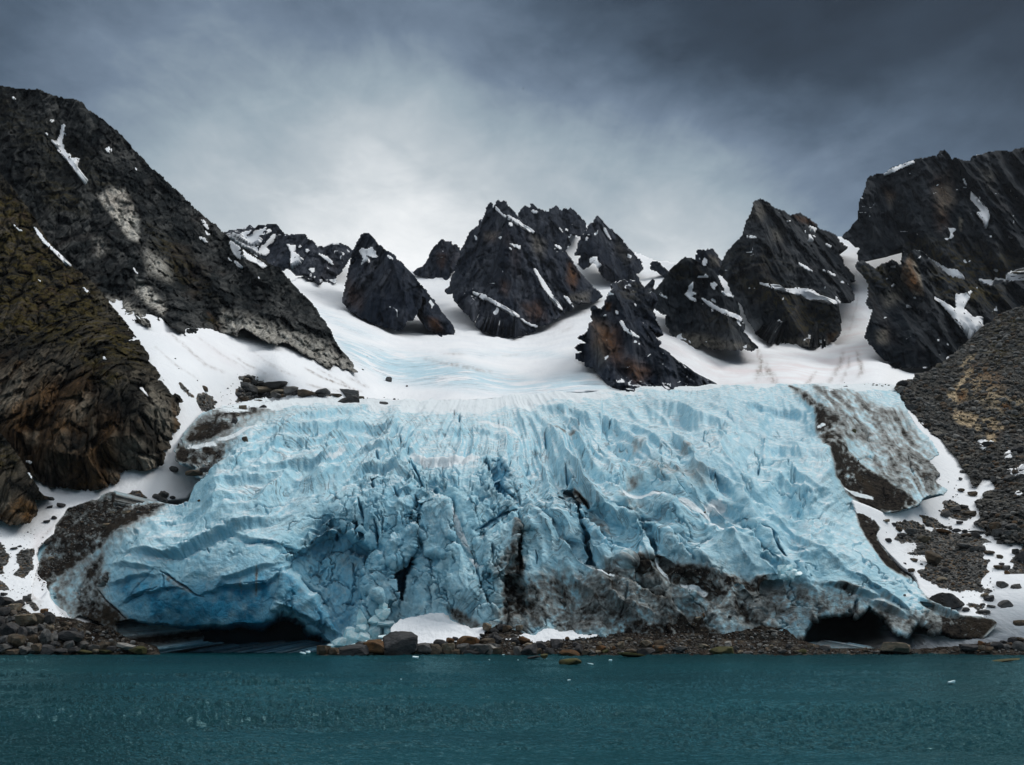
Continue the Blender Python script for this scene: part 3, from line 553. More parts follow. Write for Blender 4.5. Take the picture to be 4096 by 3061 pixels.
M4 = T('E', [(265,470),(290,430),(310,390),(330,340),(370,305),(400,280),(410,245),(440,230),(450,190),(465,150),(480,122),(500,140),(520,150),(535,95),(550,125),(580,100),(600,140),(640,170),(660,200),(690,230),(740,290),(810,330),(850,355),(900,390),(960,430),(1000,470),(1040,500),(1080,545),(1110,600),(1150,640),(1190,690),(1230,735),(1270,770),(1300,800),(1270,825),(1200,845),(1130,850),(1080,840),(1040,805),(1030,810),(1060,850),(1090,880),(1070,905),(1030,900),(1000,880),(1015,930),(960,960),(900,1000),(840,1022),(790,1010),(720,968),(760,1010),(810,1050),(770,1070),(700,1090),(600,1100),(500,1080),(420,1055),(380,1020),(330,950),(270,890),(220,830),(205,790),(240,760),(210,770),(165,780),(152,755),(190,735),(190,700),(215,640),(230,590),(250,530),(270,490)])
mountain(M4, planes([(1080,580,960,60,-42),(1080,580,960,60,12),(1200,600,1000,58,40)]), "highest central dark massif with a twin-spired summit and steep streaked face", FAR, .32, rib=11, seed=105, jag=3, edge=4,
    warm=[('E', [(450,330),(540,330),(520,400),(440,400)], .35, 20), ('E', [(560,680),(620,700),(600,800),(560,760)], .35, 20), ('E', [(1060,560),(1120,640),(1090,740),(1050,680)], .8, 22), ('E', [(720,860),(840,840),(900,980),(760,980)], .4, 25), ('E', [(470,1010),(570,1000),(560,1080),(470,1060)], .3, 15)],
    bright=[('E', [(780,340),(880,400),(860,520),(800,460)], .35, 25), ('E', [(470,1000),(560,1000),(550,1070),(480,1050)], .5, 14), ('E', [(1050,800),(1200,770),(1200,840),(1060,830)], .35, 20), ('E', [(440,330),(540,330),(510,380),(440,380)], .3, 15)], snow=[
    ('E', [(500,138),(535,150),(560,185),(600,215),(650,230),(690,245),(740,290),(810,330),(770,325),(700,285),(640,250),(590,222),(540,175)]), ('E', [(595,395),(640,420),(705,430),(700,450),(650,432)]), ('E', [(798,592),(812,600),(845,650),(885,710),(918,760),(955,830),(1010,895),(980,885),(930,825),(888,765),(850,695)]),
    ('E', [(340,764),(400,782),(440,788),(480,818),(560,862),(620,902),(692,950),(640,938),(540,875),(460,825),(400,798)]), ('E', [(610,262),(636,263),(636,286),(620,280)]), ('E', [(945,425),(990,430),(1000,455),(970,440)]), ('E', [(545,360),(560,368),(552,375)]), ('E', [(515,318),(528,325),(518,330)]), ('E', [(610,430),(640,455),(625,450)]), ('E', [(645,475),(660,490),(650,488)]), ('E', [(545,210),(556,216),(548,222)]),
    ('E', [(705,962),(760,1000),(840,1024),(790,1018),(735,992)]), ('E', [(720,540),(745,560),(730,552)]), ('E', [(862,835),(875,845),(866,850)]), ('E', [(1018,795),(1050,810),(1090,880),(1060,850)])])
M5 = T('E', [(1250,240),(1265,215),(1290,250),(1330,290),(1370,320),(1420,365),(1460,410),(1500,460),(1540,500),(1585,550),(1560,555),(1590,570),(1598,600),(1570,625),(1540,630),(1560,660),(1565,720),(1500,720),(1420,720),(1370,690),(1320,660),(1285,620),(1290,575),(1270,545),(1230,530),(1200,545),(1190,585),(1160,595),(1130,565),(1140,510),(1155,460),(1130,480),(1105,495),(1125,440),(1140,400),(1160,360),(1190,320),(1210,280),(1230,265),(1240,275)])
mountain(M5, planes([(1300,560,1080,60,-30),(1300,560,1080,60,32)]), "sharp dark horn right of the snow gully beside the central massif", FAR, .36, rib=10, seed=106, jag=4, snow=[('E', [(1312,288),(1326,300),(1338,330),(1366,392),(1348,372),(1325,332)]), ('E', [(1225,512),(1260,508),(1262,535),(1292,572),(1270,592),(1232,572),(1210,545)]), ('E', [(1180,365),(1198,372),(1185,390)]), ('E', [(1510,605),(1530,625),(1515,620)])], bright=[('E', [(1420,380),(1520,520),(1480,560),(1400,450)], .25, 20)])
M6 = T('E', [(1660,555),(1700,550),(1750,590),(1795,630),(1770,665),(1740,640),(1700,610),(1665,600)])
mountain(M6, planes([(1425,580,1150,55,10)]), "small rock rib poking from the misty snow saddle right of the sharp horn", FAR, .4, rib=6, seed=107, skirt=25)
mountain(T('E', [(1615,755),(1635,715),(1675,688),(1665,735),(1690,770),(1760,790),(1780,830),(1700,830),(1640,800)]), planes([(1410,622,900,55,10)]), "low dark rock outcrop on the snow above the pointed nunatak", FAR, .3, rib=5, seed=108, skirt=25)
M9 = T('F', [(268,660),(285,620),(290,598),(330,600),(365,595),(390,620),(415,650),(430,680),(425,720),(380,740),(330,730),(280,700)])
mountain(M9, planes([(1530,570,1080,62,-15),(1530,570,1080,62,30)]), "small square rock tower between the two dark right-hand peaks", FAR, .37, rib=8, seed=109, jag=5, snow=[('F', [(318,636),(334,650),(332,690),(300,688),(314,665)])], bright=[('F', [(350,620),(400,640),(410,690),(360,690)], .4, 12)])
M8 = T('F', [(110,730),(150,690),(205,638),(260,655),(300,680),(340,695),(385,725),(405,770),(430,830),(415,850),(490,868),(512,900),(530,975),(545,1010),(560,1050),(555,1080),(600,1140),(635,1170),(620,1185),(560,1180),(460,1180),(360,1180),(310,1145),(280,1170),(220,1185),(170,1160),(140,1110),(95,1020),(100,970),(60,960),(20,920),(0,860),(-10,830),(30,830),(50,815),(70,790),(90,760)])
mountain(M8, planes([(1520,700,720,60,-28),(1520,700,720,58,14)]), "dark peak between the pointed nunatak and the big right pyramid, crossed by thin snow bands", RIGHT, .23, rib=8, seed=110, moss=[('F', [(120,700),(260,660),(330,760),(150,800)], .5, 30), ('F', [(330,930),(500,980),(480,1080),(330,1020)], .4, 40)], bright=[('F', [(160,1090),(300,1090),(460,1130),(600,1160),(460,1180),(200,1170)], .35, 20)], snow=[
    ('F', [(205,852),(225,830),(240,788),(258,784),(246,840),(278,850),(238,868),(275,895),(240,884)]), ('F', [(275,755),(330,738),(348,752),(310,752)]), ('F', [(303,876),(360,903),(440,958),(500,973),(535,985),(548,1015),(500,992),(420,962),(340,912)]), ('F', [(333,930),(375,950),(372,956)]), ('F', [(352,790),(385,785),(402,798),(370,810),(395,825),(375,822)]), ('F', [(50,843),(110,878),(80,872)]), ('F', [(418,838),(470,850),(495,870),(440,858)])])
M10 = T('F', [(412,730),(430,660),(450,620),(490,570),(530,530),(555,500),(560,470),(575,420),(600,380),(620,310),(650,298),(690,310),(730,345),(790,370),(830,395),(850,390),(885,382),(930,405),(980,445),(1000,470),(1060,490),(1100,510),(1120,550),(1170,580),(1130,590),(1100,585),(1130,640),(1150,690),(1200,740),(1205,775),(1165,785),(1190,830),(1208,880),(1180,905),(1130,905),(1100,870),(1090,890),(1110,930),(1110,970),(1100,1000),(1130,1020),(1110,1045),(1128,1080),(1100,1120),(1040,1165),(960,1160),(880,1165),(830,1150),(760,1150),(700,1140),(640,1100),(600,1040),(570,990),(540,910),(500,880),(490,860),(470,800),(430,740)])
mountain(M10, planes([(1660,600,800,62,-35),(1660,600,800,58,12),(1780,600,830,58,40)]), "big dark pyramid peak right of centre with a snow ledge across its lower face", RIGHT, .25, rib=10, seed=111, moss=[('F', [(450,720),(650,780),(850,820),(1060,920),(1100,1090),(900,1120),(820,1000),(600,850)], .75, 50), ('F', [(480,560),(700,560),(900,700),(700,740),(450,700)], .3, 40)], bright=[('F', [(600,320),(700,330),(660,420),(590,410)], .3, 20), ('F', [(720,460),(790,480),(780,540),(730,530)], .3, 20), ('F', [(700,1120),(1040,1120),(1110,1090),(1040,1160),(760,1150)], .45, 15)], warm=[('F', [(850,390),(930,405),(980,445),(900,430)], .7, 12), ('F', [(1050,1090),(1110,1080),(1060,1150)], .8, 12)], snow=[
    ('F', [(650,788),(700,795),(790,824),(870,818),(960,828),(1000,858),(1050,880),(1120,905),(1050,907),(970,887),(900,852),(840,842),(760,832)]), ('F', [(875,668),(920,688),(968,722),(920,705)]), ('F', [(905,463),(935,500),(972,510),(965,541),(933,541),(946,515)]), ('F', [(940,453),(992,460),(975,487),(950,482)]), ('F', [(552,506),(600,511),(642,521),(600,518)]), ('F', [(1038,553),(1074,570),(1060,577)]), ('F', [(1023,713),(1060,718),(1107,746),(1070,737)]), ('F', [(758,1003),(792,1025),(775,1027)]), ('F', [(805,420),(830,418),(822,430)]), ('F', [(1095,860),(1130,905),(1110,900)]), ('F', [(825,635),(845,648),(830,645)])])
M11 = T('F', [(1140,515),(1160,490),(1190,470),(1230,410),(1240,360),(1250,300),(1285,210),(1290,180),(1330,150),(1390,145),(1440,110),(1500,92),(1560,66),(1640,50),(1700,40),(1720,15),(1740,10),(1770,40),(1785,70),(1800,55),(1850,75),(1910,70),(1915,45),(1960,35),(2010,18),(2080,15),(2140,20),(2170,0),(2260,-10),(2500,-20),(2900,60),(2900,1000),(2100,1000),(1700,900),(1500,690),(1500,600),(1505,548),(1440,592),(1400,622),(1300,642),(1240,657),(1230,610),(1255,575),(1220,570),(1180,535)])
mountain(M11, planes([(1950,500,850,66,-30),(1950,500,850,64,8),(2130,500,860,62,-22)]), "huge dark flat-topped mountain at the right edge with a long snow streak in its gully", RIGHT, .26, rib=13, seed=112, jag=3, streak=5, moss=[('F', [(1540,540),(1900,560),(2200,620),(2300,900),(1900,800),(1560,620)], .8, 60)], bright=[('F', [(1690,230),(1760,200),(1800,300),(1720,380)], .5, 30), ('F', [(1830,400),(1850,410),(1840,480),(1828,460)], .9, 6), ('F', [(1960,120),(2040,140),(2010,220)], .3, 25), ('F', [(1400,250),(1440,280),(1420,340)], .4, 16)], warm=[('F', [(1680,200),(1770,140),(1780,300),(1720,480)], .5, 40), ('F', [(1380,220),(1450,260),(1420,320)], .5, 20)], snow=[
    ('F', [(1888,232),(1930,280),(1960,308),(1992,350),(2004,400),(1986,467),(1968,420),(1934,376),(1962,370),(1940,322)]), ('F', [(1637,638),(1700,668),(1760,708),(1832,728),(1862,766),(1780,752),(1720,717)]), ('F', [(1948,766),(2062,778),(2040,804),(1980,792)]), ('F', [(2103,742),(2130,723),(2230,720),(2400,740),(2400,790),(2230,764),(2150,777)]), ('F', [(1380,148),(1430,112),(1480,94),(1550,66),(1565,74),(1480,108),(1440,130)]), ('F', [(1853,163),(1872,205),(1862,195)]), ('F', [(2008,495),(2024,512),(2014,515)])])
M12 = T('F', [(1220,680),(1250,660),(1300,690),(1330,715),(1370,680),(1430,660),(1490,690),(1490,640),(1550,600),(1600,600),(1640,640),(1700,690),(1770,750),(1860,770),(1900,770),(1950,790),(2040,810),(2110,780),(2300,780),(2600,800),(2600,1250),(1950,1190),(1760,1240),(1700,1284),(1450,1285),(1400,1250),(1350,1210),(1300,1150),(1275,1100),(1300,1020),(1320,960),(1335,915),(1300,940),(1280,910),(1300,830),(1290,770),(1240,720)])
mountain(M12, planes([(1960,700,640,58,-30),(1960,700,640,58,18)]), "dark rounded buttress under the right-hand mountain with a pale ochre scar down its crest", RIGHT, .20, rib=8, seed=113, moss=[('F', [(1230,670),(1480,680),(1450,800),(1300,850)], .7, 30), ('F', [(1650,700),(2100,820),(2100,960),(1850,900),(1700,860)], .9, 40)], warm=[('F', [(1545,620),(1565,680),(1610,850),(1540,830),(1480,760),(1500,690)], 1.0, 14)],
    bright=[('F', [(1540,615),(1565,650),(1600,760),(1615,860),(1560,850),(1520,760),(1480,770),(1510,690)], 1.3, 10), ('F', [(1380,860),(1500,780),(1480,880),(1400,920)], .5, 30), ('F', [(1340,1080),(1400,1060),(1400,1140),(1350,1140)], .4, 20)], snow=[
    ('F', [(1673,868),(1740,903),(1800,943),(1812,930),(1813,853),(1840,858),(1892,840),(1900,835),(1895,855),(1852,940),(1880,958),(1910,993),(1966,988),(1971,1050),(1892,1135),(1870,1092),(1800,1002),(1740,932)]), ('F', [(1428,805),(1450,788),(1440,808)]), ('F', [(1700,1118),(1716,1130),(1706,1130)]), ('F', [(1755,1225),(1775,1228),(1760,1250)]), ('F', [(1580,972),(1592,976),(1584,980)])])
M7 = T('E', [(1230,880),(1245,882),(1255,890),(1300,905),(1330,850),(1350,790),(1385,755),(1380,715),(1450,695),(1560,690),(1600,730),(1630,770),(1690,790),(1700,830),(1640,830),(1650,870),(1690,960),(1680,970),(1700,1000),(1745,1075),(1700,1050),(1640,1010),(1620,990),(1640,1030),(1650,1060),(1700,1110),(1730,1150),(1700,1175),(1760,1200),(1850,1280),(1950,1350),(2050,1410),(2160,1462),(2200,1500),(1400,1520),(1340,1440),(1290,1390),(1240,1330),(1180,1310),(1200,1290),(1110,1260),(1110,1225),(1160,1215),(1230,1215),(1215,1190),(1150,1200),(1105,1180),(1130,1160),(1190,1140),(1130,1105),(1180,1080),(1200,1050),(1220,1000),(1240,985),(1230,950)])
mountain(M7, planes([(1330,760,500,62,-45),(1330,760,500,60,10),(1420,740,520,52,30)]), "pointed rusty-brown nunatak rising out of the glacier brink in the middle distance", FAR, .145, rib=5, seed=114, edge=5, jag=4, warm=[('E', [(1240,1000),(1400,1050),(1450,1250),(1640,1350),(1560,1420),(1380,1250),(1250,1150)], .75, 40), ('E', [(1330,850),(1370,850),(1360,900),(1330,900)], .9, 10)], moss=[('E', [(1390,720),(1560,700),(1640,800),(1660,900),(1500,850)], .5, 40)], bright=[('E', [(1230,960),(1330,1000),(1350,1200),(1300,1300),(1240,1200)], .25, 30)], snow=[
    ('E', [(1430,978),(1450,983),(1472,1028),(1530,1068),(1577,1101),(1540,1092),(1468,1052)]), ('E', [(1404,900),(1430,930),(1410,932)]), ('E', [(1395,815),(1405,835),(1400,842)]), ('E', [(1530,840),(1560,870),(1545,865)]), ('E', [(1310,935),(1330,940),(1318,948)])])

# the near mountains on the left
M14 = TT(('A', [(-700,40),(-300,60),(0,70),(90,85),(160,95),(215,92),(300,120),(380,148),(450,150),(495,175),(505,200),(560,235),(640,290),(700,345),(760,400),(800,450),(860,510),(900,560),(960,605),(1010,650),(1060,700),(1110,745),(1150,790),(1210,840),(1260,885),(1290,895),(1330,945)]),
         ('D', [(20,370),(60,410),(150,455),(230,508),(290,545),(340,580),(400,600),(450,660),(500,720),(540,770),(600,820),(645,870),(670,910),(720,980),(770,1050),(800,1110),(820,1160),(860,1210),(900,1260),(940,1310),(970,1360),(920,1340),(870,1325),(820,1300),(790,1295),(770,1335),(700,1285),(640,1250),(570,1215),(520,1170),(480,1145),(420,1125),(390,1155),(330,1135),(270,1110),(200,1060),(150,1030),(100,1050),(85,1090)]),
         ('B', [(1910,90),(1850,60),(1790,60),(1750,40),(1760,155),(1690,150),(1640,130),(1570,100),(1520,90),(1430,50),(1380,10)]), ('A', [(1010,1490),(960,1465),(880,1425),(868,1430),(908,1520),(870,1500),(800,1465),(740,1425),(690,1375),(640,1335),(600,1320),(400,1300),(0,1000),(-700,700)]))
RB14 = RBF([(0,190,560),(180,225,560),(330,370,545),(480,500,535),(620,580,525),(700,680,490),(770,800,437),(230,640,402),(330,690,376),(470,720,408),(600,760,414),(700,785,424),(0,450,460),(100,520,440),(-250,180,560),(-250,450,450),(150,380,498),(400,600,460),(560,660,468),(280,560,440)])
mountain(M14, RB14, "steep blocky dark mountainside on the left, its ridge falling to the snow basin", NEAR, .16, step=4, rib=4, blocks=(5.2, 1.7), seed=120, clamp=True, edge=6, skirt=140, jag=0, lean=.45,
    bright=[('A', [(590,720),(690,680),(745,690),(770,760),(810,800),(835,860),(830,1000),(780,980),(740,930),(690,860),(640,800)], 1.3, 14), ('A', [(820,1210),(900,1280),(1000,1400),(980,1440),(880,1370),(820,1300)], 1.0, 14), ('A', [(620,1330),(760,1350),(900,1490),(860,1490),(700,1390)], .6, 20), ('D', [(0,930),(150,960),(300,1020),(450,1060),(600,1110),(750,1170),(900,1290),(970,1370),(700,1290),(480,1160),(250,1110),(0,1080)], .9, 40), ('A', [(560,980),(640,1000),(650,1060),(590,1090)], .5, 20), ('A', [(880,1060),(1000,1130),(1020,1230),(900,1180)], .8, 30)],
    moss=[('A', [(0,100),(120,200),(300,300),(520,480),(760,720),(600,700),(350,560),(100,400),(0,350)], .35, 60), ('A', [(150,560),(420,660),(520,820),(300,800)], .6, 40), ('A', [(880,900),(1000,950),(1200,1150),(1300,1350),(1000,1200)], .6, 40), ('A', [(1220,1430),(1330,1480),(1300,1540),(1240,1480)], .6, 15)], warm=[('A', [(590,720),(745,690),(830,860),(690,800)], .35, 20), ('A', [(1250,1430),(1330,1500),(1310,1560)], .8, 10)], snow=[
    ('A', [(372,297),(387,300),(378,345),(365,380),(360,405),(372,430),(400,470),(418,480),(432,520),(462,510),(476,500),(462,555),(490,590),(526,635),(512,658),(490,630),(462,585),(445,578),(420,535),(390,500),(352,455),(330,420),(306,392),(325,400),(345,400),(358,370),(368,330)]), ('A', [(638,445),(655,434),(675,445),(662,465),(642,462)]), ('A', [(268,346),(285,350),(295,362),(280,360)]), ('A', [(300,275),(330,272),(312,283)]), ('A', [(75,130),(90,140),(93,150),(80,142)]),
    ('D', [(30,395),(60,405),(120,450),(200,510),(265,545),(310,578),(280,592),(210,550),(150,520),(110,500),(120,530),(90,520),(50,470),(38,420)]), ('D', [(65,545),(105,568),(130,595),(100,585)]), ('D', [(20,518),(55,545),(40,540)]), ('A', [(1208,862),(1240,890),(1252,930),(1230,915)]), ('A', [(1195,970),(1230,985),(1245,1008),(1220,1000)]), ('A', [(1412,1115),(1440,1135),(1460,1160),(1435,1155)]), ('A', [(1230,940),(1262,960),(1245,962)]), ('A', [(1280,945),(1300,970),(1290,965)]), ('A', [(1550,1215),(1568,1222),(1555,1228)]), ('A', [(812,555),(826,572),(818,572)]), ('A', [(800,1160),(830,1195),(815,1190)])])
M15 = TT(('A', [(-700,-60),(-300,300),(0,602),(50,660),(130,760),(200,860),(260,960),(330,1050),(430,1150),(540,1235),(610,1312),(700,1430),(760,1500),(800,1560),(840,1620)]), ('B', [(1010,5),(1060,60),(1110,120),(1150,190),(1195,250),(1190,300),(1250,350),(1300,440),(1370,520),(1440,580),(1465,620),(1430,620),(1445,690),(1420,740),(1410,745),(1440,800),(1440,830),(1400,830),(1415,860),(1370,860),(1385,920),(1340,935),(1370,970),(1370,990),(1300,1000),(1330,1050),(1310,1120),(1270,1130),(1240,1155),(1140,1170),(1090,1160),(990,1160),(985,1175),(950,1180),(960,1240),(950,1270),(880,1275),(860,1305),(780,1325),(700,1325),(620,1320),(500,1300),(420,1305),(340,1260),(290,1230),(220,1185),(100,1120),(-100,1050),(-900,1000)]))
RB15 = RBF([(-250,250,470),(0,370,430),(110,500,412),(230,625,385),(300,720,348),(390,860,314),(375,960,294),(250,1040,267),(120,1055,262),(0,1030,262),(-250,1060,255),(-250,600,350),(0,600,362),(120,650,360),(200,900,285),(100,800,310),(0,800,308),(0,950,268),(100,960,270),(300,900,297),(-250,900,270)])
mountain(M15, RB15, "near mossy dark cliff on the left edge, rounded brown rock at its foot above snow", CLIFF, .12, step=3.5, rib=3.0, blocks=(5.8, 1.9), seed=121, edge=5, skirt=110, jag=0, lean=.35,
    moss=[('A', [(-700,500),(0,700),(60,680),(300,1060),(560,1300),(800,1600),(900,1750),(700,1700),(500,1640),(250,1600),(0,1560),(-700,1500)], 1.25, 60), ('B', [(600,150),(800,250),(950,380),(1050,480),(900,500),(700,420)], .9, 30)],
    bright=[('B', [(0,380),(200,400),(260,480),(200,640),(80,720),(0,700)], .55, 40), ('B', [(560,600),(700,540),(720,680),(640,780),(500,730)], .75, 25), ('B', [(200,870),(300,850),(310,960),(220,980)], .7, 16), ('B', [(1130,1060),(1240,1050),(1260,1150),(1160,1160)], 1.0, 12), ('B', [(860,1160),(960,1190),(950,1260),(880,1270)], .8, 12), ('B', [(920,900),(1080,900),(1160,960),(1080,1150),(990,1140)], .5, 30), ('B', [(1200,480),(1440,720),(1430,830),(1330,930),(1200,700)], .6, 40), ('A', [(590,1310),(700,1440),(640,1440),(560,1330)], .35, 25)],
    warm=[('B', [(0,380),(700,500),(1000,900),(900,1300),(300,1250),(0,900)], .62, 80), ('B', [(560,600),(720,540),(700,760),(500,730)], .6, 25), ('B', [(1380,600),(1460,800),(1400,860)], .8, 15), ('B', [(860,1150),(970,1200),(940,1270),(700,1320),(600,1300),(700,1200)], .8, 20)], snow=[
    ('A', [(203,908),(225,935),(262,985),(300,1025),(345,1065),(388,1105),(428,1148),(400,1138),(350,1090),(300,1040),(262,1005),(230,960)]), ('A', [(132,720),(160,745),(215,802),(195,795),(150,752)]), ('A', [(78,900),(100,915),(128,938),(105,932)]), ('A', [(45,622),(58,630),(52,636)]), ('A', [(500,1278),(520,1292),(535,1308),(515,1302)]), ('B', [(822,252),(838,256),(848,282),(836,276)]), ('B', [(195,1092),(240,1095),(262,1108),(240,1112),(220,1102)]), ('B', [(1110,480),(1150,515),(1195,580),(1150,535)]), ('A', [(228,1228),(246,1240),(238,1242)])])
M16 = TT(('B', [(-900,800),(-100,840),(0,870),(40,920),(100,1000),(160,1080),(200,1150),(240,1220),(290,1290),(320,1350),(370,1395),(430,1400)]), ('C', [(370,192),(270,192),(300,280),(290,320),(240,380),(130,400),(80,400),(30,370),(-60,330),(-900,300)]))
mountain(M16, RBF([(0,945,250),(60,1010,248),(90,1075,244),(40,1125,239),(0,1110,239),(-250,900,258),(-250,1120,236),(0,1030,242)]), "lowest brown-footed rock buttress at the left edge, half buried in snow", CLIFF, .10, step=3.5, rib=1.8, blocks=(4.5, 1.3), seed=122, edge=4, skirt=60, moss=[('B', [(-500,850),(60,950),(150,1080),(100,1200),(-500,1100)], .8, 30)], warm=[('C', [(150,150),(290,250),(250,370),(80,390),(0,330)], .9, 20)], bright=[('C', [(150,150),(290,250),(250,370),(80,390),(0,250)], .4, 25)], snow=[('B', [(222,1185),(240,1200),(262,1235),(250,1228)])])

# the rubble hill on the right
M13 = TT(('F', [(1450,1400),(1480,1375),(1560,1360),(1580,1325),(1600,1330),(1650,1310),(1700,1280),(1750,1250),(1800,1210),(1850,1165),(1900,1120),(1960,1060),(2010,1030),(2060,980),(2130,950),(2200,930),(2300,890),(2800,760)]), ('U', [(2600,900),(1642,890),(1590,870),(1470,880),(1390,850),(1380,800),(1230,790),(1230,740),(1160,690),(1090,670),(1150,660),(1160,610),(1160,560),(1130,480),(1110,440),(1170,430),(1210,390),(1190,355),(1300,330),(1340,290),(1310,230),(1290,165),(1200,160),(1120,250),(1080,240),(1060,180),(1020,100),(960,40)]), ('T', [(1170,1600),(1140,1560),(1100,1500),(1060,1440),(980,1350),(940,1290),(870,1250),(800,1190),(720,1120),(690,1060),(640,1010),(600,960),(560,900),(520,830),(455,770)]))
RB13 = RBF([(1935,835,410),(1990,920,368),(2060,1030,314),(2090,1100,288),(2020,790,450),(2100,730,478),(2212,670,490),(2450,600,500),(2100,900,380),(2212,900,372),(2212,1050,308),(2212,1180,252),(2450,1000,320),(2450,1200,248),(2150,870,378),(2080,1130,277)])
M13_PALE = [('T', [(1110,530),(1250,430),(1310,430),(1200,520),(1130,560)], 1.1, 14), ('T', [(990,830),(1060,780),(1150,650),(1220,560),(1260,600),(1130,760),(1210,800),(1180,880),(1090,920),(1000,860)], 1.3, 16), ('T', [(1040,1060),(1120,1010),(1240,1030),(1320,1040),(1290,1110),(1230,1165),(1120,1130)], 1.5, 12), ('T', [(1345,1080),(1430,1060),(1520,1110),(1565,1180),(1480,1200),(1360,1140)], 1.5, 12), ('T', [(1390,1230),(1480,1220),(1480,1310),(1400,1300)], 1.2, 10), ('T', [(1150,640),(1350,600),(1500,700),(1570,850),(1650,900),(1550,1000),(1400,950),(1250,850)], .7, 40), ('T', [(1280,1140),(1340,1150),(1330,1200),(1275,1200)], 1.2, 8), ('T', [(1690,900),(1770,880),(1770,940),(1690,940)], .9, 14), ('T', [(1030,1000),(1090,980),(1080,1030)], .8, 10)]
mountain(M13, RB13, "rubble-covered hillside on the right with pale ochre outcrops of bedrock", TALUS, .12, step=3.5, rib=2.0, blocks=(1.5, .42), seed=123, edge=5, skirt=120, jag=2, streak=1.2,
    bright=M13_PALE,
    warm=[('T', [(1090,780),(1200,800),(1180,900),(1090,920)], 1.0, 14), ('T', [(1040,1010),(1320,1040),(1230,1165),(1040,1100)], .5, 20), ('T', [(1250,560),(1450,620),(1560,760),(1400,780),(1250,700)], .9, 50), ('T', [(1540,930),(1640,930),(1620,1000),(1550,1000)], 1.2, 14), ('T', [(1580,1080),(1640,1090),(1620,1150)], 1.2, 12), ('T', [(1360,1080),(1560,1150),(1480,1310),(1390,1290)], .5, 25)],
    moss=[('T', [(1500,0),(1770,-40),(1770,500),(1500,560),(1300,420)], .8, 60), ('T', [(1560,1000),(1770,980),(1770,1200),(1620,1180)], .6, 40)], snow=[
    ('T', [(1310,1298),(1350,1290),(1400,1312),(1475,1315),(1440,1330),(1400,1325),(1350,1350),(1420,1395),(1360,1400),(1320,1370),(1325,1340)]), ('T', [(1575,1440),(1620,1400),(1650,1430),(1640,1480),(1580,1490)]), ('T', [(1600,1600),(1700,1590),(1770,1540),(1770,1653),(1640,1650)]), ('U', [(1490,90),(1560,80),(1640,20),(1760,0),(1760,110),(1600,110),(1540,145)]), ('U', [(1540,330),(1600,320),(1640,350),(1560,360)])])

# ------------------------------------------------------------------ the glacier
def crev(u, v, items):
    """open cracks: dark blue slots that narrow towards their ends"""
    d_ = np.zeros(u.shape); b_ = np.zeros(u.shape)
    for zz, pts, w, dep in items:
        p = T(zz, pts); lo, hi = p.min(0) - 5*w, p.max(0) + 5*w
        m = (u > lo[0]) & (u < hi[0]) & (v > lo[1]) & (v < hi[1])
        if not m.any(): continue
        uu, vv = u[m], v[m]; wob = 5*fbm2(uu, vv, 30, 30, 3, .6, 77)
        d, _, al = seg_dist(uu + wob, vv + wob, p, False); ww = .62*w*(.22 + .78*np.sin(np.clip(al, .03, .97)*math.pi)**.6)*(1 + 1.4*fbm2(uu, vv, 24, 24, 3, .6, 79))
        f = np.clip(1 - d/ww, 0, 1)
        d_[m] = np.maximum(d_[m], dep*sstep(f, 0, .8)); b_[m] = np.maximum(b_[m], sstep(f, .0, .5))
    return d_, b_
def steps(u, v, items):
    """ice steps: the ground on the right of the line stands proud and slopes off behind its lip, the face below is steep"""
    d_ = np.zeros(u.shape); b_ = np.zeros(u.shape)
    for zz, pts, hgt, fall, bl in items:
        p = T(zz, pts); lo, hi = p.min(0) - 4*fall, p.max(0) + 4*fall
        m = (u > lo[0]) & (u < hi[0]) & (v > lo[1]) & (v < hi[1])
        if not m.any(): continue
        uu, vv = u[m], v[m]; n = fbm2(uu, vv, 40, 40, 4, .6, 78)
        d, s, al = seg_dist(uu + 12*n, vv + 12*n, p, False); e = np.sin(np.clip(al, .02, .98)*math.pi)**.5
        d = d*s
        up = np.where(d < 0, np.exp(np.minimum(d, 0)/fall), np.clip(1 - d/(fall*.16), -1, 1)*np.exp(-np.maximum(d, 0)/(fall*.5)))
        d_[m] += hgt*e*up; b_[m] = np.maximum(b_[m], bl*e*np.exp(-((d - fall*.16)/(fall*.22))**2))
    return d_, b_
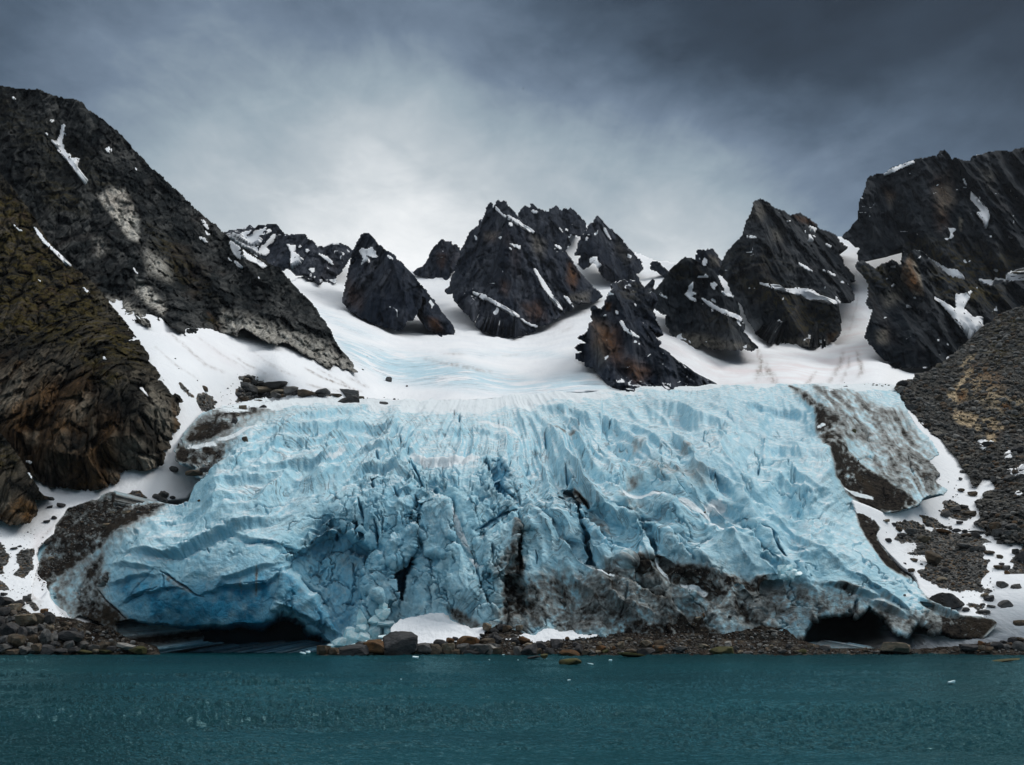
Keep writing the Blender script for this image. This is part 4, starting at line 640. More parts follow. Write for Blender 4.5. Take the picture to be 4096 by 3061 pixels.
# direction: upper side of the step lies to the left of travel (negative side)
CRESTS = [  # sharp lips: everything left of the direction of travel stands further back behind them (+ metres, fading over so many pixels)
    ('J4', [(-60,370),(0,410),(100,490),(215,610),(290,730),(400,840),(500,920),(600,1020),(700,1090),(830,1135),(900,1165)], 4.2, 60, .25), ('J4', [(470,465),(560,560),(650,650),(760,740),(880,800),(1000,870),(1060,915),(1100,960)], 5.5, 75, .45), ('J4', [(300,60),(310,130),(340,250),(440,380),(470,470),(480,600),(492,740),(520,850),(560,930),(610,985)], 3.0, 30, .7),
    ('J4', [(640,60),(750,90),(890,150),(1000,180),(1100,210),(1300,250),(1450,320),(1600,400),(1750,480),(1820,530)], 2.6, 60, .2), ('J4', [(1060,560),(1120,535),(1180,600),(1230,720),(1260,840),(1300,925),(1330,1000)], 3.0, 34, .5), ('J4', [(820,330),(960,425),(1060,480),(1200,520),(1380,580),(1450,660),(1550,780),(1640,870),(1740,960)], 2.8, 55, .3),
    ('J4', [(900,1170),(1000,1200),(1120,1250),(1200,1280),(1290,1350),(1400,1400),(1550,1480),(1650,1560),(1750,1650)], 4.0, 60, .0), ('J4', [(985,920),(1000,1060),(1070,1190),(1160,1255)], 2.5, 30, .0), ('J4', [(1320,930),(1400,1050),(1460,1150),(1600,1240),(1750,1300),(1860,1335)], 2.8, 45, .0), ('J4', [(1500,690),(1640,770),(1760,770),(1900,740)], 1.6, 40, .3),
    ('I', [(890,402),(1000,393),(1100,440),(1180,490),(1280,520),(1340,570),(1400,640),(1480,715)], 2.6, 55, .4), ('I', [(1090,400),(1190,470),(1290,530),(1420,600),(1560,690)], 1.5, 45, .2), ('I', [(1120,262),(1170,272),(1220,340),(1260,385),(1330,400)], 2.4, 40, .4), ('I', [(430,330),(480,338),(560,365),(700,400),(800,430),(900,480),(1000,530),(1060,560),(1130,640),(1230,720)], 2.0, 55, .3),
    ('I', [(1310,700),(1430,780),(1560,900),(1640,1000),(1760,1085)], 2.4, 50, .4), ('I', [(1470,830),(1600,880),(1700,930),(1790,990),(1930,1045)], 2.2, 40, .5), ('I', [(1180,1200),(1240,1225),(1300,1252),(1400,1330)], 2.0, 40, .0), ('I', [(1640,1040),(1740,1110),(1830,1160)], 2.0, 30, .5),
    ('I', [(1500,190),(1600,250),(1700,300),(1830,370),(1900,430)], 2.2, 40, .5), ('I', [(1390,260),(1480,330),(1600,370),(1700,430),(1850,520)], 2.2, 50, .35), ('I', [(1280,180),(1400,200),(1560,235),(1760,290),(1950,350)], 1.6, 35, .35), ('I', [(1680,480),(1800,560),(1950,640),(2050,740)], 1.3, 40, .1), ('I', [(760,300),(900,320),(1000,360),(1100,370)], 1.6, 40, .25), ('I', [(1080,560),(1200,640),(1320,740),(1420,830)], 1.8, 40, .3), ('I', [(1550,330),(1700,380),(1850,440),(1980,520)], 1.4, 40, .2),
    ('J2', [(60,180),(130,300),(200,410),(300,520),(390,610),(425,640)], 4.0, 40, .45), ('J2', [(425,650),(470,613),(580,708),(640,712),(720,790),(758,900),(768,1060),(775,1380)], 4.5, 30, .5), ('J2', [(1180,150),(1250,320),(1350,430),(1420,560),(1460,650),(1540,740)], 5.0, 45, .6), ('J2', [(1000,780),(1050,730),(1110,690),(1180,740),(1280,750),(1330,840)], 2.0, 30, .3), ('J2', [(1480,790),(1560,768),(1660,770),(1750,868),(1880,840),(1960,890),(2080,960),(2200,1050),(2300,1130)], 3.4, 45, .35),
    ('J2', [(1230,1360),(1300,1220),(1420,1120),(1560,1020),(1720,905)], 4.0, 26, .85), ('J2', [(1770,1090),(1755,1150),(1720,1220),(1700,1350),(1725,1500),(1760,1640)], 5.0, 26, .0), ('J2', [(670,1580),(700,1540),(760,1420),(800,1375),(860,1400),(910,1450),(960,1540),(1030,1640)], 2.5, 26, .2), ('J2', [(560,240),(612,230),(628,300),(625,380),(660,480)], 2.5, 24, .6), ('J2', [(860,300),(900,210),(960,150),(1040,140),(1060,170)], 1.5, 24, .4), ('J2', [(1620,280),(1700,210),(1840,200),(1940,260),(2000,300)], 1.2, 36, .2), ('J2', [(1450,600),(1500,510),(1570,430),(1610,470)], 1.8, 18, .5), ('J2', [(1690,570),(1740,690),(1760,790)], 1.6, 14, .8),
    ('J1', [(-60,1310),(0,1275),(80,1210),(220,1180),(300,1140),(400,1060),(540,1030),(600,960),(640,890),(700,880),(750,840),(800,802),(900,812),(960,850),(1060,862),(1150,830),(1230,900),(1310,990)], 3.0, 30, .4), ('J1', [(660,830),(700,740),(785,660),(800,800)], 2.2, 22, .6), ('J1', [(480,960),(490,850),(512,828),(620,890)], 1.6, 22, .5), ('J1', [(1390,1290),(1430,1180),(1500,1140),(1560,1200),(1610,1320)], 3.0, 26, .6), ('J1', [(1720,1060),(1760,930),(1900,870),(2000,770),(2085,740),(2112,800),(2090,920)], 3.4, 26, .5), ('J1', [(1100,1200),(1190,1180),(1290,1260),(1330,1400),(1350,1540)], 2.0, 26, .5), ('J1', [(650,1360),(700,1280),(800,1230),(900,1240)], 1.6, 26, .2),
    ('J1', [(880,1290),(980,1210),(1040,1160)], 1.2, 20, .1), ('J1', [(1240,250),(1330,180),(1400,70),(1420,180)], 2.0, 26, .5), ('J1', [(1850,120),(1920,60),(2000,20)], 1.5, 30, .3), ('J1', [(1990,700),(2040,560),(2080,440),(2130,560)], 3.0, 26, .7), ('J1', [(1100,760),(1130,720),(1170,760)], 1.4, 14, .5), ('J1', [(1210,830),(1260,760),(1300,790),(1350,870)], 1.6, 18, .6),
    ('J3', [(1000,400),(1060,340),(1130,400),(1160,480)], 1.4, 20, .2), ('J3', [(1130,640),(1160,760),(1200,850),(1290,960),(1400,1040),(1480,1140)], 3.2, 26, .3), ('J3', [(1000,1240),(1060,1130),(1180,1020),(1300,980),(1380,1030)], 1.8, 24, .0), ('J3', [(1480,600),(1530,700),(1600,790),(1700,920),(1800,1020),(1890,1110)], 4.0, 30, .0), ('J3', [(60,720),(60,640),(110,540),(190,490),(240,530)], 1.8, 18, .3), ('J3', [(320,620),(420,540),(560,440),(680,340)], 1.0, 30, .1), ('J3', [(1220,1320),(1330,1260),(1480,1210)], .8, 20, .0), ('J3', [(1180,980),(1220,860),(1290,960)], 1.2, 14, .1)]
def crests(u, v, items):
    d_ = np.zeros(u.shape); b_ = np.zeros(u.shape)
    for zz, pts, hgt, fall, bl in items:
        p = T(zz, pts); lo, hi = p.min(0) - 4*fall, p.max(0) + 4*fall
        m = (u > lo[0]) & (u < hi[0]) & (v > lo[1]) & (v < hi[1])
        if not m.any(): continue
        uu, vv = u[m], v[m]; wx = 9*fbm2(uu, vv, 36, 36, 4, .62, 81); wy = 9*fbm2(uu, vv, 36, 36, 4, .62, 82)
        d, s, al = seg_dist(uu + wx, vv + wy, p, False); e = np.clip(np.minimum(al, 1 - al)*9, 0, 1)*(.7 + .5*fbm2(uu, vv, 90, 90, 2, .5, 83)); far = (s < 0)*d
        f = sstep(far, 0, 4)*np.exp(-far/fall)*e
        d_[m] += hgt*f - .22*hgt*e*(s >= 0)*np.exp(-d/(fall*.8)); b_[m] = np.maximum(b_[m], 1.2*bl*sstep(far, 0, 5)*np.exp(-far/(fall*.75))*e)
    return d_, b_
STEPS = [
    ('V', [(0,110),(180,120),(300,170),(420,230),(600,240)], 1.2, 26, .0), ('V', [(280,20),(420,90),(560,160),(700,260),(860,380),(960,470)], .9, 30, .55), ('V', [(500,300),(640,360),(760,410),(900,470)], 1.2, 30, .4), ('V', [(1040,260),(1180,360),(1300,420),(1500,480)], 1.0, 30, .0),
    ('G', [(60,800),(200,900),(300,1000),(420,1080),(560,1200)], .6, 40, .2), ('G', [(230,640),(330,740),(420,860),(560,980)], .5, 45, .1), ('G', [(180,560),(280,640),(400,720)], .5, 40, .1), ('I', [(330,170),(480,200),(640,240),(760,290)], .9, 40, .2), ('I', [(560,230),(760,250),(980,300)], .7, 35, .2), ('I', [(1500,150),(1640,152),(1780,160),(1920,190)], .9, 25, .6),
    # left-hand terraces, drawn from upper right to lower left reversed so that the high side lies behind
    ('H', [(330,432),(480,352),(700,272),(900,232),(1150,205),(1400,190)][::1], 1.1, 45, .15), ('H', [(400,472),(560,392),(700,332),(900,308),(1100,300),(1300,330),(1420,372)], 1.5, 45, .3), ('H', [(230,602),(420,502),(640,402),(860,360),(1100,340),(1250,360),(1300,390)], 1.2, 45, .15),
    ('H', [(480,560),(650,522),(860,500),(900,472),(1010,420),(1120,415)], 1.3, 45, .25), ('H', [(100,700),(260,640),(420,600),(620,570),(740,600)], .9, 55, .1), ('H', [(0,820),(140,780),(300,720),(440,700)], .9, 50, .15),
    ('H', [(860,505),(960,470),(1100,430),(1200,440),(1290,390)], 1.1, 40, .3), ('H', [(1000,600),(1100,540),(1250,520),(1340,560)], 1.5, 40, .45), ('H', [(1290,400),(1400,480),(1560,500),(1760,490)], 1.0, 40, .2), ('H', [(1400,350),(1560,350),(1720,330),(1900,360)], .8, 35, .15),
    ('C', [(1085,622),(1200,612),(1300,622),(1430,612),(1500,572),(1640,520),(1720,480),(1850,450),(2000,400),(2212,340)], 2.0, 45, .55), ('C', [(900,720),(1040,720),(1110,740),(1240,740)], .9, 30, .2), ('C', [(980,1040),(1080,960),(1200,940),(1340,900),(1480,900)], .8, 30, .15),
    ('C', [(870,880),(1010,850),(1130,800),(1260,800)], .8, 30, .15), ('C', [(1720,920),(1800,830),(1960,780),(2080,740),(2212,720)], 1.0, 35, .3), ('H', [(180,1250),(290,1200),(400,1215),(520,1200),(625,1125)], 1.6, 35, .35),
    ('H', [(300,880),(400,940),(520,965),(640,985),(710,1005)], .7, 35, .3)]
CREV = [('I', [(530,640),(560,700),(600,770),(610,860),(618,960),(650,1055),(690,1095)], 20, 5.5), ('I', [(600,690),(650,750),(640,800)], 30, 4), ('I', [(250,795),(265,860),(262,940),(266,1010),(262,1110)], 20, 4.5), ('I', [(60,500),(100,560),(125,630),(170,700)], 30, 4.5), ('I', [(0,900),(60,870),(150,810),(240,770)], 14, 2.5), ('I', [(595,240),(600,280),(598,330)], 7, 2.5), ('I', [(772,230),(780,250),(775,265)], 9, 2.5), ('I', [(1320,560),(1360,600),(1400,650)], 10, 2), ('I', [(995,915),(1020,980),(1045,1050)], 12, 3),
    ('I', [(1705,925),(1750,990),(1790,1050)], 12, 3.5), ('I', [(960,860),(975,900)], 8, 2), ('I', [(400,350),(412,400)], 6, 2), ('I', [(205,480),(200,530)], 6, 2), ('I', [(520,520),(530,570),(570,600)], 9, 2.5), ('I', [(250,690),(262,760)], 7, 2.5), ('I', [(100,980),(105,1060)], 7, 2.5), ('I', [(345,1000),(355,1080)], 7, 1.6), ('I', [(840,1390),(870,1250),(880,1210)], 8, 1.5), ('I', [(1850,740),(1930,765),(2010,790)], 6, 1.2), ('I', [(1660,560),(1740,580),(1850,620)], 4, .8), ('I', [(1640,470),(1634,520)], 10, 2), ('I', [(850,560),(852,600)], 4, 1),
    ('H', [(1055,720),(1075,790),(1090,860),(1090,880)], 12, 4), ('H', [(1150,840),(1158,900),(1165,990)], 13, 5), ('H', [(1190,830),(1192,920)], 7, 4), ('H', [(1412,900),(1415,1010)], 9, 4.5), ('H', [(1380,690),(1400,800),(1415,880)], 14, 4), ('H', [(1395,800),(1390,960)], 10, 3.5), ('H', [(1455,1210),(1470,1280),(1480,1350)], 6, 2.5), ('H', [(1285,370),(1300,400)], 8, 2.5), ('H', [(1350,480),(1390,560),(1410,610),(1430,650)], 12, 3.5), ('H', [(1130,610),(1145,660)], 12, 3), ('H', [(1255,640),(1290,700)], 10, 2.5), ('H', [(1220,270),(1215,320)], 6, 2), ('H', [(1605,200),(1608,240)], 6, 2.5), ('H', [(1640,230),(1632,290)], 7, 2.5), ('H', [(1160,470),(1170,500)], 12, 2), ('H', [(1250,480),(1256,510)], 10, 2),
    ('H', [(1600,760),(1602,860),(1600,970)], 9, 3), ('H', [(1700,1010),(1740,1130),(1760,1230),(1800,1300)], 9, 2), ('H', [(880,860),(890,900)], 10, 2.5), ('H', [(1010,860),(1045,850),(1040,910)], 16, 3.5), ('H', [(1060,900),(1090,940)], 18, 3.5), ('H', [(930,910),(935,960)], 12, 3), ('H', [(1540,520),(1545,600)], 8, 2), ('H', [(1020,1080),(1040,1200)], 10, 2), ('H', [(1290,1240),(1310,1300)], 16, 5), ('H', [(1085,1340),(1095,1270)], 9, 2.5), ('H', [(1190,1260),(1195,1310)], 10, 3), ('H', [(720,1180),(820,1270),(880,1330)], 12, 3),
    ('H', [(700,1010),(560,970),(400,960)], 4, .8), ('H', [(630,700),(560,760),(440,800)], 4, .8), ('C', [(1000,1050),(1060,990),(1200,930),(1280,905)], 5, 1.2), ('C', [(1280,770),(1340,800),(1420,860),(1500,900),(1560,960),(1630,980)], 9, 2.2), ('C', [(1300,790),(1330,900),(1350,940)], 7, 1.5), ('C', [(1860,900),(1900,880),(2212,860)], 5, 1.2), ('C', [(1050,1000),(1090,930),(1250,730)], 4, .8), ('C', [(1640,540),(1690,640)], 5, 1), ('C', [(1960,540),(2100,540),(2212,550)], 4, .8), ('C', [(860,790),(860,860),(790,900)], 12, 2.5), ('C', [(780,920),(840,1000),(930,1080),(1010,1160)], 8, 2.0),
    ('V', [(260,400),(310,440),(350,290)], 16, 2.5), ('V', [(740,300),(840,370),(920,430)], 9, 2.0), ('V', [(540,310),(620,350),(680,380)], 8, 1.5), ('V', [(300,30),(430,90),(600,190)], 6, 1.4)]
PUSH = [  # pieces standing back (+ metres) or forward (-), with the width of their edge in pixels
    ('H', [(620,1060),(690,1015),(760,985),(880,905),(1000,885),(1090,965),(1140,1015),(1100,1130),(1090,1300),(1060,1350),(1010,1460),(960,1510),(900,1430),(800,1290),(700,1185),(630,1125)], 7, 18, .35),
    ('C', [(960,1210),(1060,1195),(1250,1225),(1500,1240),(1800,1232),(2000,1235),(2100,1222),(2230,1130),(2330,1130),(2460,1230),(2560,1300),(2620,1360),(2640,1440),(1000,1440)], 40, 34, .0),
    ('C', [(630,1150),(700,1160),(800,1200),(900,1300),(1000,1390),(800,1400),(700,1290)], 8, 14, .0),
    ('H', [(1388,950),(1395,1100),(1340,1160),(1318,1260),(1292,1295),(1275,1200),(1256,1125),(1320,1090),(1362,1010)], 9, 7, .9), ('H', [(1820,505),(1880,480),(1930,560),(1900,640),(1965,720),(1900,700),(1860,650)], 5, 14, .8),
    ('H', [(1215,1040),(1250,960),(1330,900),(1395,865),(1398,900),(1370,980),(1330,1070),(1260,1110),(1210,1080)], -3.5, 7, .0), ('H', [(1560,1180),(1565,1050),(1600,970),(1640,985),(1660,1040),(1700,1120),(1740,1200),(1700,1300),(1600,1250)], -2.2, 10, .0), ('H', [(1110,1230),(1150,1040),(1190,1020),(1210,1090),(1270,1140),(1290,1260),(1280,1330),(1180,1300)], -2.5, 8, .0),
    ('H', [(1420,760),(1460,680),(1560,720),(1600,790),(1600,940),(1560,1040),(1440,1040),(1420,900)], -2.0, 9, .0), ('N', [(712,240),(760,160),(840,60),(880,40),(905,120),(870,220),(830,300),(760,340),(725,310)], -2.2, 8, .0), ('H', [(1780,1090),(1800,960),(1880,880),(1980,830),(1990,880),(1960,1040),(1900,1130),(1830,1170)], -2.2, 10, .0),
    ('H', [(620,1128),(660,1150),(760,1240),(850,1320),(940,1430),(975,1500),(900,1480),(760,1400),(640,1340),(560,1350),(600,1240)], -3, 12, .35),
    ('V', [(-200,640),(-150,520),(0,452),(150,458),(300,442),(330,492),(480,362),(560,425),(640,470),(760,650),(900,700),(960,600),(1040,525),(1130,605),(1170,662),(1290,640),(1420,710),(1700,720),(1760,750),(1740,900),(-300,900)], 34, 12, .0),
    ('V', [(375,500),(430,470),(520,500),(520,570),(480,600),(560,640),(620,620),(650,740),(560,720),(440,640),(390,600)], -9, 10, .0),
    ('I', [(1660,1180),(1750,1170),(1770,1260),(1750,1440),(1650,1420)], 3, 16, .15), ('I', [(870,1080),(1000,1040),(1130,1080),(1100,1180),(960,1180),(870,1120)], 2.0, 20, .0), ('I', [(150,1180),(260,1160),(300,1330),(290,1400),(150,1400)], 3.0, 25, .0), ('I', [(1500,1190),(1580,1280),(1610,1440),(1540,1440),(1500,1300)], 2.5, 18, .0)]
DIRT_AND_CAVE_SHADE = [('I', [(150,1300),(260,1180),(420,1130),(640,1120),(860,1060),(1100,1070),(1650,1150),(1760,1200),(1760,1500),(100,1500)], .55, 60), ('V', [(-700,60),(0,110),(420,210),(900,440),(1300,420),(1900,520),(1760,800),(-700,560)], .52, 50), ('C', [(535,268),(900,150),(1300,205),(1100,480),(860,640),(800,900),(900,1050),(1200,1390),(700,1390),(380,960),(255,1000),(260,880),(430,470)], .40, 40), ('G', [(330,200),(500,200),(760,330),(960,560),(1000,740),(860,790),(700,690),(420,420)], .62, 40), ('R', [(20,700),(560,370),(900,330),(1000,400),(560,620),(420,1000),(100,1000)], .42, 50), ('J4', [(560,440),(760,470),(900,700),(700,640),(560,560)], .30, 22), ('I', [(1050,520),(1400,600),(1300,680),(1000,640),(860,560)], .26, 40),
        ('C', [(535,268),(780,200),(940,130),(1060,250),(1300,205),(1200,330),(1080,420),(900,500),(830,590),(740,620),(640,680),(520,760),(440,820),(380,900),(330,1000),(255,1000),(260,880),(310,700),(430,470)], 1.0, 22), ('C', [(830,600),(720,700),(640,850),(560,960),(600,1100),(700,1050),(800,930),(880,860),(870,780),(800,800)], .80, 30), ('C', [(600,1000),(740,1000),(800,900),(900,1050),(1060,1200),(1200,1380),(900,1380),(700,1280),(560,1160)], .80, 26), ('C', [(700,920),(790,930),(860,1040),(980,1180),(900,1160),(780,1060)], .75, 16), ('C', [(380,900),(480,720),(600,620),(520,900),(500,1100)], .62, 30),
    ('R', [(330,430),(560,370),(740,370),(720,450),(560,500),(480,600),(340,680),(200,730),(90,700),(150,560)], .95, 22), ('R', [(20,720),(120,770),(300,740),(450,720),(420,860),(300,900),(180,920),(20,890)], 1.0, 18), ('R', [(300,860),(480,860),(440,960),(300,990),(160,970)], .8, 20), ('R', [(420,620),(700,580),(560,680),(460,700)], .3, 25),
    ('G', [(200,195),(290,230),(330,290),(340,400),(370,460),(430,620),(480,720),(540,780),(640,830),(780,825),(860,790),(820,760),(700,680),(590,590),(500,500),(430,420),(400,340),(330,290)], 1.25, 14), ('G', [(380,210),(460,215),(600,260),(700,380),(800,480),(900,560),(950,640),(990,730),(930,750),(860,690),(780,600),(700,540),(640,460),(600,370),(520,280)], .80, 26), ('G', [(290,230),(420,330),(480,340),(430,400),(350,330)], .85, 10), ('G', [(520,780),(600,810),(660,900),(640,950),(720,1050),(830,1130),(820,1150),(700,1090),(600,970),(550,880)], 1.25, 10), ('G', [(560,560),(700,680),(860,790),(960,720),(800,560),(640,420)], .35, 50), ('G', [(860,1210),(960,1330),(1000,1360),(900,1300)], .5, 10),
    ('I', [(860,1100),(900,1040),(1050,1040),(1100,1080),(1250,1090),(1400,1130),(1560,1140),(1660,1140),(1700,1180),(1640,1240),(1500,1200),(1440,1280),(1300,1250),(1180,1220),(1100,1190),(980,1170),(900,1160)], .95, 20), ('I', [(700,1140),(900,1230),(1060,1290),(1200,1350),(1320,1420),(1420,1500),(1200,1500),(900,1500),(600,1500),(460,1480),(600,1330),(660,1220)], .48, 40), ('I', [(1180,1370),(1300,1380),(1420,1480),(1200,1500),(1060,1450),(1150,1420)], 1.1, 18), ('I', [(820,1440),(960,1400),(1120,1440),(1180,1500),(820,1500)], 1.0, 18), ('I', [(150,1180),(260,1000),(285,1100),(260,1180),(310,1350),(300,1400),(150,1390)], .85, 16), ('I', [(230,840),(268,830),(262,1000),(180,1150),(150,1150),(200,1000)], .60, 12), ('I', [(260,1280),(420,1340),(520,1420),(560,1490),(300,1480),(240,1420)], .55, 22),
    ('I', [(520,640),(590,660),(640,700),(600,760),(540,700)], .75, 10), ('I', [(820,680),(960,700),(1000,760),(880,800),(830,740)], .42, 22), ('I', [(870,560),(980,580),(950,640),(880,660)], .38, 20), ('I', [(1100,580),(1260,540),(1350,590),(1250,640),(1120,640)], .30, 25), ('I', [(1180,430),(1250,420),(1240,490),(1190,480)], .40, 12), ('I', [(900,400),(1000,390),(980,440),(910,460)], .35, 14), ('I', [(400,1080),(560,1090),(620,1240),(480,1240),(400,1180)], .36, 20), ('I', [(590,1290),(640,1300),(620,1360)], .8, 10), ('I', [(860,1250),(1000,1270),(960,1340),(880,1320)], .62, 16), ('I', [(1440,1180),(1560,1290),(1600,1440),(1540,1420),(1480,1300)], .8, 14), ('I', [(1650,1190),(1760,1170),(1740,1420),(1660,1400)], .30, 20), ('I', [(1320,1200),(1480,1210),(1440,1290),(1330,1280)], .7, 14),
    ('V', [(-600,40),(0,90),(200,110),(420,180),(560,220),(420,240),(300,230),(300,440),(0,450),(-300,420),(-600,300)], .45, 30), ('V', [(0,90),(200,110),(400,190),(330,230),(120,160)], .75, 14), ('V', [(240,220),(340,270),(320,440),(260,340)], .55, 14), ('V', [(600,470),(760,480),(1000,520),(900,700),(700,620)], .40, 24), ('V', [(1030,420),(1200,370),(1300,480),(1290,640),(1180,660),(1100,560)], .50, 22), ('V', [(1280,460),(1500,480),(1800,500),(1900,560),(1740,700),(1760,800),(1280,800),(1290,640)], 1.2, 18), ('V', [(1040,320),(1180,330),(1320,430),(1520,480),(1300,460),(1120,400)], .6, 16), ('V', [(600,220),(720,260),(700,300),(620,270)], .4, 14), ('V', [(-300,700),(1760,760),(1760,900),(-300,900)], 1.1, 30),  # last patch: the right cave's shade, painted dark into the ice colour
    ('H', [(1560,1330),(1620,1340),(1780,1450),(1700,1460),(1590,1400)], .62, 14), ('H', [(960,1000),(1080,1050),(1050,1130),(900,1080)], .25, 30), ('H', [(1820,1100),(2000,860),(2012,1200),(1880,1300)], .42, 25), ('I', [(420,330),(560,340),(620,370),(520,370)], .45, 10), ('C', [(500,1380),(1300,1240),(1600,1300),(1700,1440),(500,1440)], 1.0, 30), ('C', [(1280,770),(1420,840),(1500,900),(1600,970),(1480,930),(1330,850)], .62, 8), ('C', [(1920,820),(1950,830),(1940,980),(1915,980)], .6, 7), ('C', [(2055,740),(2080,760),(2070,990),(2045,960)], .65, 7), ('C', [(1110,860),(1160,880),(1150,930),(1120,910)], .5, 8)]  # the wide left shore patch covers dirty ice plus painted shade on the cave floor
BLUE = [('C', [(1090,625),(1240,615),(1260,740),(1100,710)], .30, 14), ('C', [(880,930),(1000,1050),(1250,1220),(1800,1230),(2100,1220),(2212,1130),(2212,760),(1900,820),(1500,880),(1200,800),(900,860)], .85, 60), ('H', [(600,1060),(760,980),(900,900),(1100,960),(1120,1130),(1090,1350),(960,1500),(800,1290),(630,1120)], .42, 50), ('H', [(600,1240),(630,1130),(760,1240),(860,1330),(980,1500),(800,1440),(640,1340)], .72, 20), ('C', [(900,1100),(1300,1160),(2212,1120),(2600,1300),(2600,1400),(1000,1400)], .95, 50), ('C', [(1290,650),(1500,620),(1650,560),(1800,560),(2212,600),(2212,760),(1800,800),(1500,800),(1300,760)], .20, 50),
    ('H', [(1100,620),(1300,560),(1420,700),(1600,800),(1600,1000),(1400,1300),(1100,1300),(1060,900)], .26, 60), ('I', [(0,480),(250,480),(260,760),(0,900)], .14, 50), ('I', [(620,740),(720,800),(860,960),(800,1000),(660,1060),(620,900)], .30, 30), ('I', [(1660,1200),(1900,1180),(1900,1470),(1680,1440)], .28, 30), ('I', [(1400,150),(2012,150),(2012,420),(1800,420),(1500,300)], .14, 50), ('V', [(300,260),(700,460),(960,480),(760,280),(400,90)], .12, 40)]
def glacier():
    u, v = grid(100, 1500, 4020, 2648, 3)
    sd = sdf(u, v, GPOLY, 200)
    D = GD(u, v); blue = np.zeros(u.shape)
    for zz, pts, dd, soft, bl in PUSH:
        p = T(zz, pts); jag = 10*fbm2(u, v, 34, 34, 4, .6, 55) + 4*fbm2(u, v, 11, 11, 3, .6, 56)
        s_ = sstep(sdf(u, v, p, soft*4 + 30) + jag, -soft*.5, soft)
        D = D + dd*s_; blue = np.maximum(blue, bl*s_)
    c_, b3 = crests(u, v, CRESTS); D = D + 1.75*c_*np.clip(D/225, 1, 2.6)
    P = unproj(u, v, D); N = normals(blur(P.reshape(P.shape), 2) if False else P)
    N = np.stack([blur(N[..., i], 5) for i in range(3)], -1); N /= np.linalg.norm(N, axis=-1, keepdims=True)
    st, b1 = steps(u, v, STEPS); cr, b2 = crev(u, v, CREV)
    far = np.clip(D/240, .8, 1.9)
    rough = .35 + blobs(u, v, [('H', [(650,1000),(900,860),(1060,600),(1300,480),(1500,640),(1700,900),(1800,1300),(1500,1380),(1100,1400),(950,1450)], .75, 80), ('I', [(0,480),(300,480),(900,700),(1000,1000),(1700,1150),(1900,1480),(0,1480)], .45, 120)])
    warp = np.stack([fbm(P/14, 3, .5, 30 + i) for i in range(3)], -1)*5
    n = rough*1.25*(1.5*fbm((P + warp)/np.array([11, 11, 16]), 5, .52, 33, True) + .55*fbm((P + warp)/np.array([3.2, 3.2, 5]), 4, .55, 36, True)) + .9*fbm(P/26, 3, .5, 39)
    # serac facets in the broken middle
    d1, gap, tn, off, tilt = worley((P + warp*.6)/np.array([4.2, 4.2, 8.5]), 41)
    ser = np.clip(rough - .55, 0, 1)*1.5
    n = n + ser*1.3*((tn - .5)*.7 + (off*tilt).sum(-1)*1.6)
    # flutes: shallow ribs along the flow on the smooth flanks
    fl = (u + .55*v)*.9 + 30*fbm2(u, v, 90, 90, 3, .5, 44)
    Zx, Zy = u*.54004, v*.54004; th = np.arctan2(Zx - 1050, Zy - 690); rr = np.hypot(Zx - 1050, Zy - 690)
    wv = .35*fbm2(u, v, 170, 170, 4, .55, 90)
    rid = 0; a_ = 1.0
    for kk in range(3):
        pn = perlin(np.stack([(th + .10*wv)*(5.2*1.95**kk) + wv, rr/(230/1.5**kk), np.full(u.shape, 3.7*kk)], -1), 91 + kk); rid = rid + a_*(.42 - np.abs(pn)*2.0); a_ *= .55
    flank = .30 + blobs(u, v, [('I', [(250,200),(2012,100),(2012,1150),(1300,1150),(700,1150),(350,900)], .85, 130), ('H', [(-300,900),(0,650),(500,330),(1500,170),(1700,420),(1000,600),(600,800),(0,960)], .5, 90), ('I', [(300,1000),(1200,1250),(1400,1480),(500,1480)], .55, 80)])
    ty0 = np.interp(Zx, [540, 1000, 1250, 1700, 1940], [868, 866, 846, 832, 831]); flank = flank*(.25 + .75*sstep(Zy, ty0 + 4, ty0 + np.where(Zx < 1300, 110, 50)))
    cen = blobs(u, v, [('H', [(640,1000),(880,860),(1040,620),(1300,420),(1560,560),(1800,520),(2000,700),(2000,1050),(1850,1350),(1500,1380),(1100,1400),(950,1450)], 1, 70)])
    n = n + cen*1.5*(fbm((P + warp*.8)/np.array([4.2, 4.2, 17]), 4, .55, 47, True) - .1) + cen*.5*fbm((P + warp)/np.array([1.5, 1.5, 5]), 3, .6, 48, True)
    # fracture sets: one fanning with the flow, one upright through the broken middle
    wz = np.stack([fbm2(u, v, 60, 60, 3, .6, 101), fbm2(u, v, 60, 60, 3, .6, 102)], -1)
    _, g1, _, _, _ = worley(np.stack([th*11 + .5*wz[..., 0], rr/95 + .5*wz[..., 1], 0*u + .5], -1), 103); _, g2, _, _, _ = worley(np.stack([Zx/44 + .75*wz[..., 0], Zy/125 + .75*wz[..., 1], 0*u + .5], -1), 104)
    m1 = sstep(fbm2(u, v, 130, 130, 3, .55, 105), -.02, .16)*sstep(Zy, 880, 940); m2 = cen*sstep(fbm2(u, v, 100, 140, 3, .55, 106), -.12, .08)
    fr = np.maximum((1 - sstep(g1, .012, .055))*m1*.40, (1 - sstep(g2, .012, .060))*m2*.62)*(1 - .8*blobs(u, v, [('C', [(700,640),(2212,640),(2212,1240),(1000,1240)], 1, 60)]))
    cr = np.maximum(cr, 2.6*fr); b2 = np.maximum(b2, .85*fr)
    disp = 4.3*rid*flank*far + n*far*.55 + st*far*1.35 - cr*far
    lines = 0
    # layering: level lines of a warped field seen as bands
    Zx, Zy = u*.54004, v*.54004
    w2 = np.exp(-(((Zx - 600)/230)**2 + ((Zy - 1100)/120)**2)*1.0)*2.2; w3 = sstep(Zx + .6*(Zy - 1000), 1020, 1250)*sstep(Zy, 860, 960)*2; w1 = 1.0
